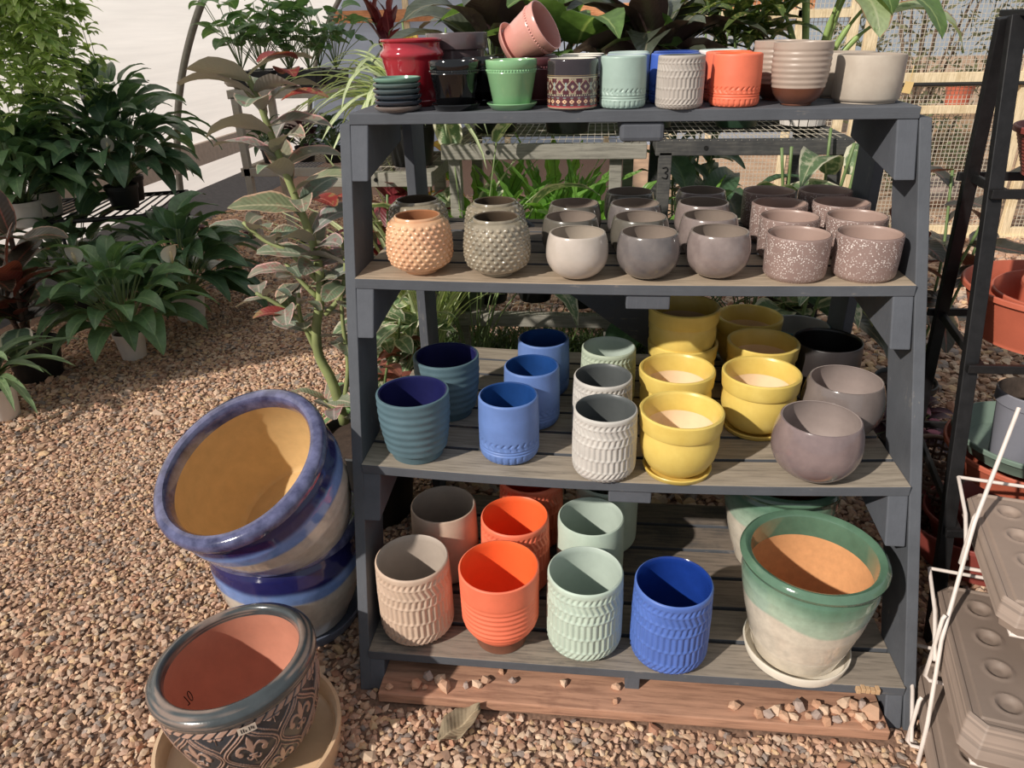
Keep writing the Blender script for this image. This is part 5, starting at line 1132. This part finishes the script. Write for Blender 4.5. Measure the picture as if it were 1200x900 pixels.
# ferns on the low mesh shelf, and large dark leaves under the dark bench
def fern(label, x, y, z0, n, Lr, W, mt=bp_, ml=None):
    t = thing('wavy_fern', label, 'potted plant', (x, y, z0)); nursery_pot(t, .085, .13, mt); lv = Leaves()
    for k in range(n):
        az = k*2.399+U_(-.3, .3); lv.add((.01*math.cos(az), .01*math.sin(az), .12), az, U_(*Lr), W*U_(.8, 1.2), math.radians(U_(60, 88)), math.radians(U_(0, 65)), sh_strap, .2, 30, U_(-.5, .5), U_(.85, 1.35), .10, 0., .30)
    lv.build('foliage', ml or L_fern, t)
for k, (x, y, l) in enumerate(((-.52, 1.15, 'crinkled fern at the end of the low mesh shelf'), (-.34, 1.18, 'crinkled fern with upright bright fronds, second along the mesh shelf'), (-.16, 1.12, 'crinkled fern third along the low mesh shelf beside the bench leg'), (-.26, 1.42, 'crinkled fern at the back of the low mesh shelf'))): fern(l, x, y, .39, 22, (.36, .56), .055)
fern('crinkled fern beside the numbered bench leg', .06, 1.22, .004, 24, (.60, .85), .06)
lily('broad_leaf_plant', 'large dark leaved plant under the dark grey bench', .30, 1.30, .004, 24, (.26, .38), .62, .10, .16, bp_, m_leaf=L_dark)
lily('broad_leaf_plant', 'bronze leaved plant under the dark grey bench end', .56, 1.30, .004, 22, (.24, .36), .60, .10, .16, bp_, m_leaf=L_bronze)
lily('aglaonema', 'striped cream leaf plant reaching over the hobnail pots', -.56, .95, .004, 14, (.24, .36), .86, .11, .18, bp_, m_leaf=L_marb, spread=.45)
strap_plant('strap_leaf_plant', 'slender green and white strap plant behind the hobnail pots', -.74, .92, .004, 54, (.7, 1.05), .022, L_spid, bp_, .09, .15, (66, 89), (-10, 50))
t_ = thing('nursery_pot', 'olive green pot standing on the low mesh shelf', 'plant pot', (-.60, 1.08, .39)); nursery_pot(t_, .08, .13, plain('olive_plastic_pot', srgb(86,96,74), .5, var=.06))
# grass under the low shelf
gr = Leaves()
for k in range(5200):
    x, y = U_(-.85, .7), U_(.50, 1.5); az = U_(0, 6.28); gr.add((x, y, .0), az, U_(.14, .34), U_(.006, .010), math.radians(U_(50, 88)), math.radians(U_(-40, 40)), sh_strap, .2, 4, 0, U_(.6, 1.2))
g_ = gr.build('grass', L_moss, None); tag(g_, 'tufts of dark green grass under the low mesh shelf', 'grass', kind='stuff')
# plant between the stand and the black rack
bushy('rubber_plant', 'dark rubber plant with green brown leaves between the stand and black rack', 1.08, .95, .004, 30, (.18, .26), (.07, .10), L_rub, .82, .30, mt=bp_, stems=5, shape=sh_oval, potR=.11, potH=.17)
lily('heuchera', 'purple leaved plant low in the shade under the black rack', .97, .62, .004, 40, (.08, .12), .14, .08, .10, bp_, m_leaf=L_purple)

# ------------------------------------------------------------------ light
w = bpy.data.worlds.new('sky'); scene.world = w; w.use_nodes = True
bgn = w.node_tree.nodes['Background']; bgn.inputs[0].default_value = (.88, .94, 1.0, 1); bgn.inputs[1].default_value = .42
sl = bpy.data.lights.new('sun', 'SUN'); sl.energy = 4.0; sl.angle = math.radians(1.2); sl.color = (1.0, .93, .84)
so_ = bpy.data.objects.new('sun', sl); COL.objects.link(so_)
SUN = Vector((.56, .60, -.54)).normalized()
so_.rotation_mode = 'QUATERNION'; so_.rotation_quaternion = Vector((0, 0, -1)).rotation_difference(SUN); so_.location = (-4, -5, 6)
scene.view_settings.view_transform = 'Standard'; scene.view_settings.look = 'None'; scene.view_settings.exposure = 0.0; scene.view_settings.gamma = 1
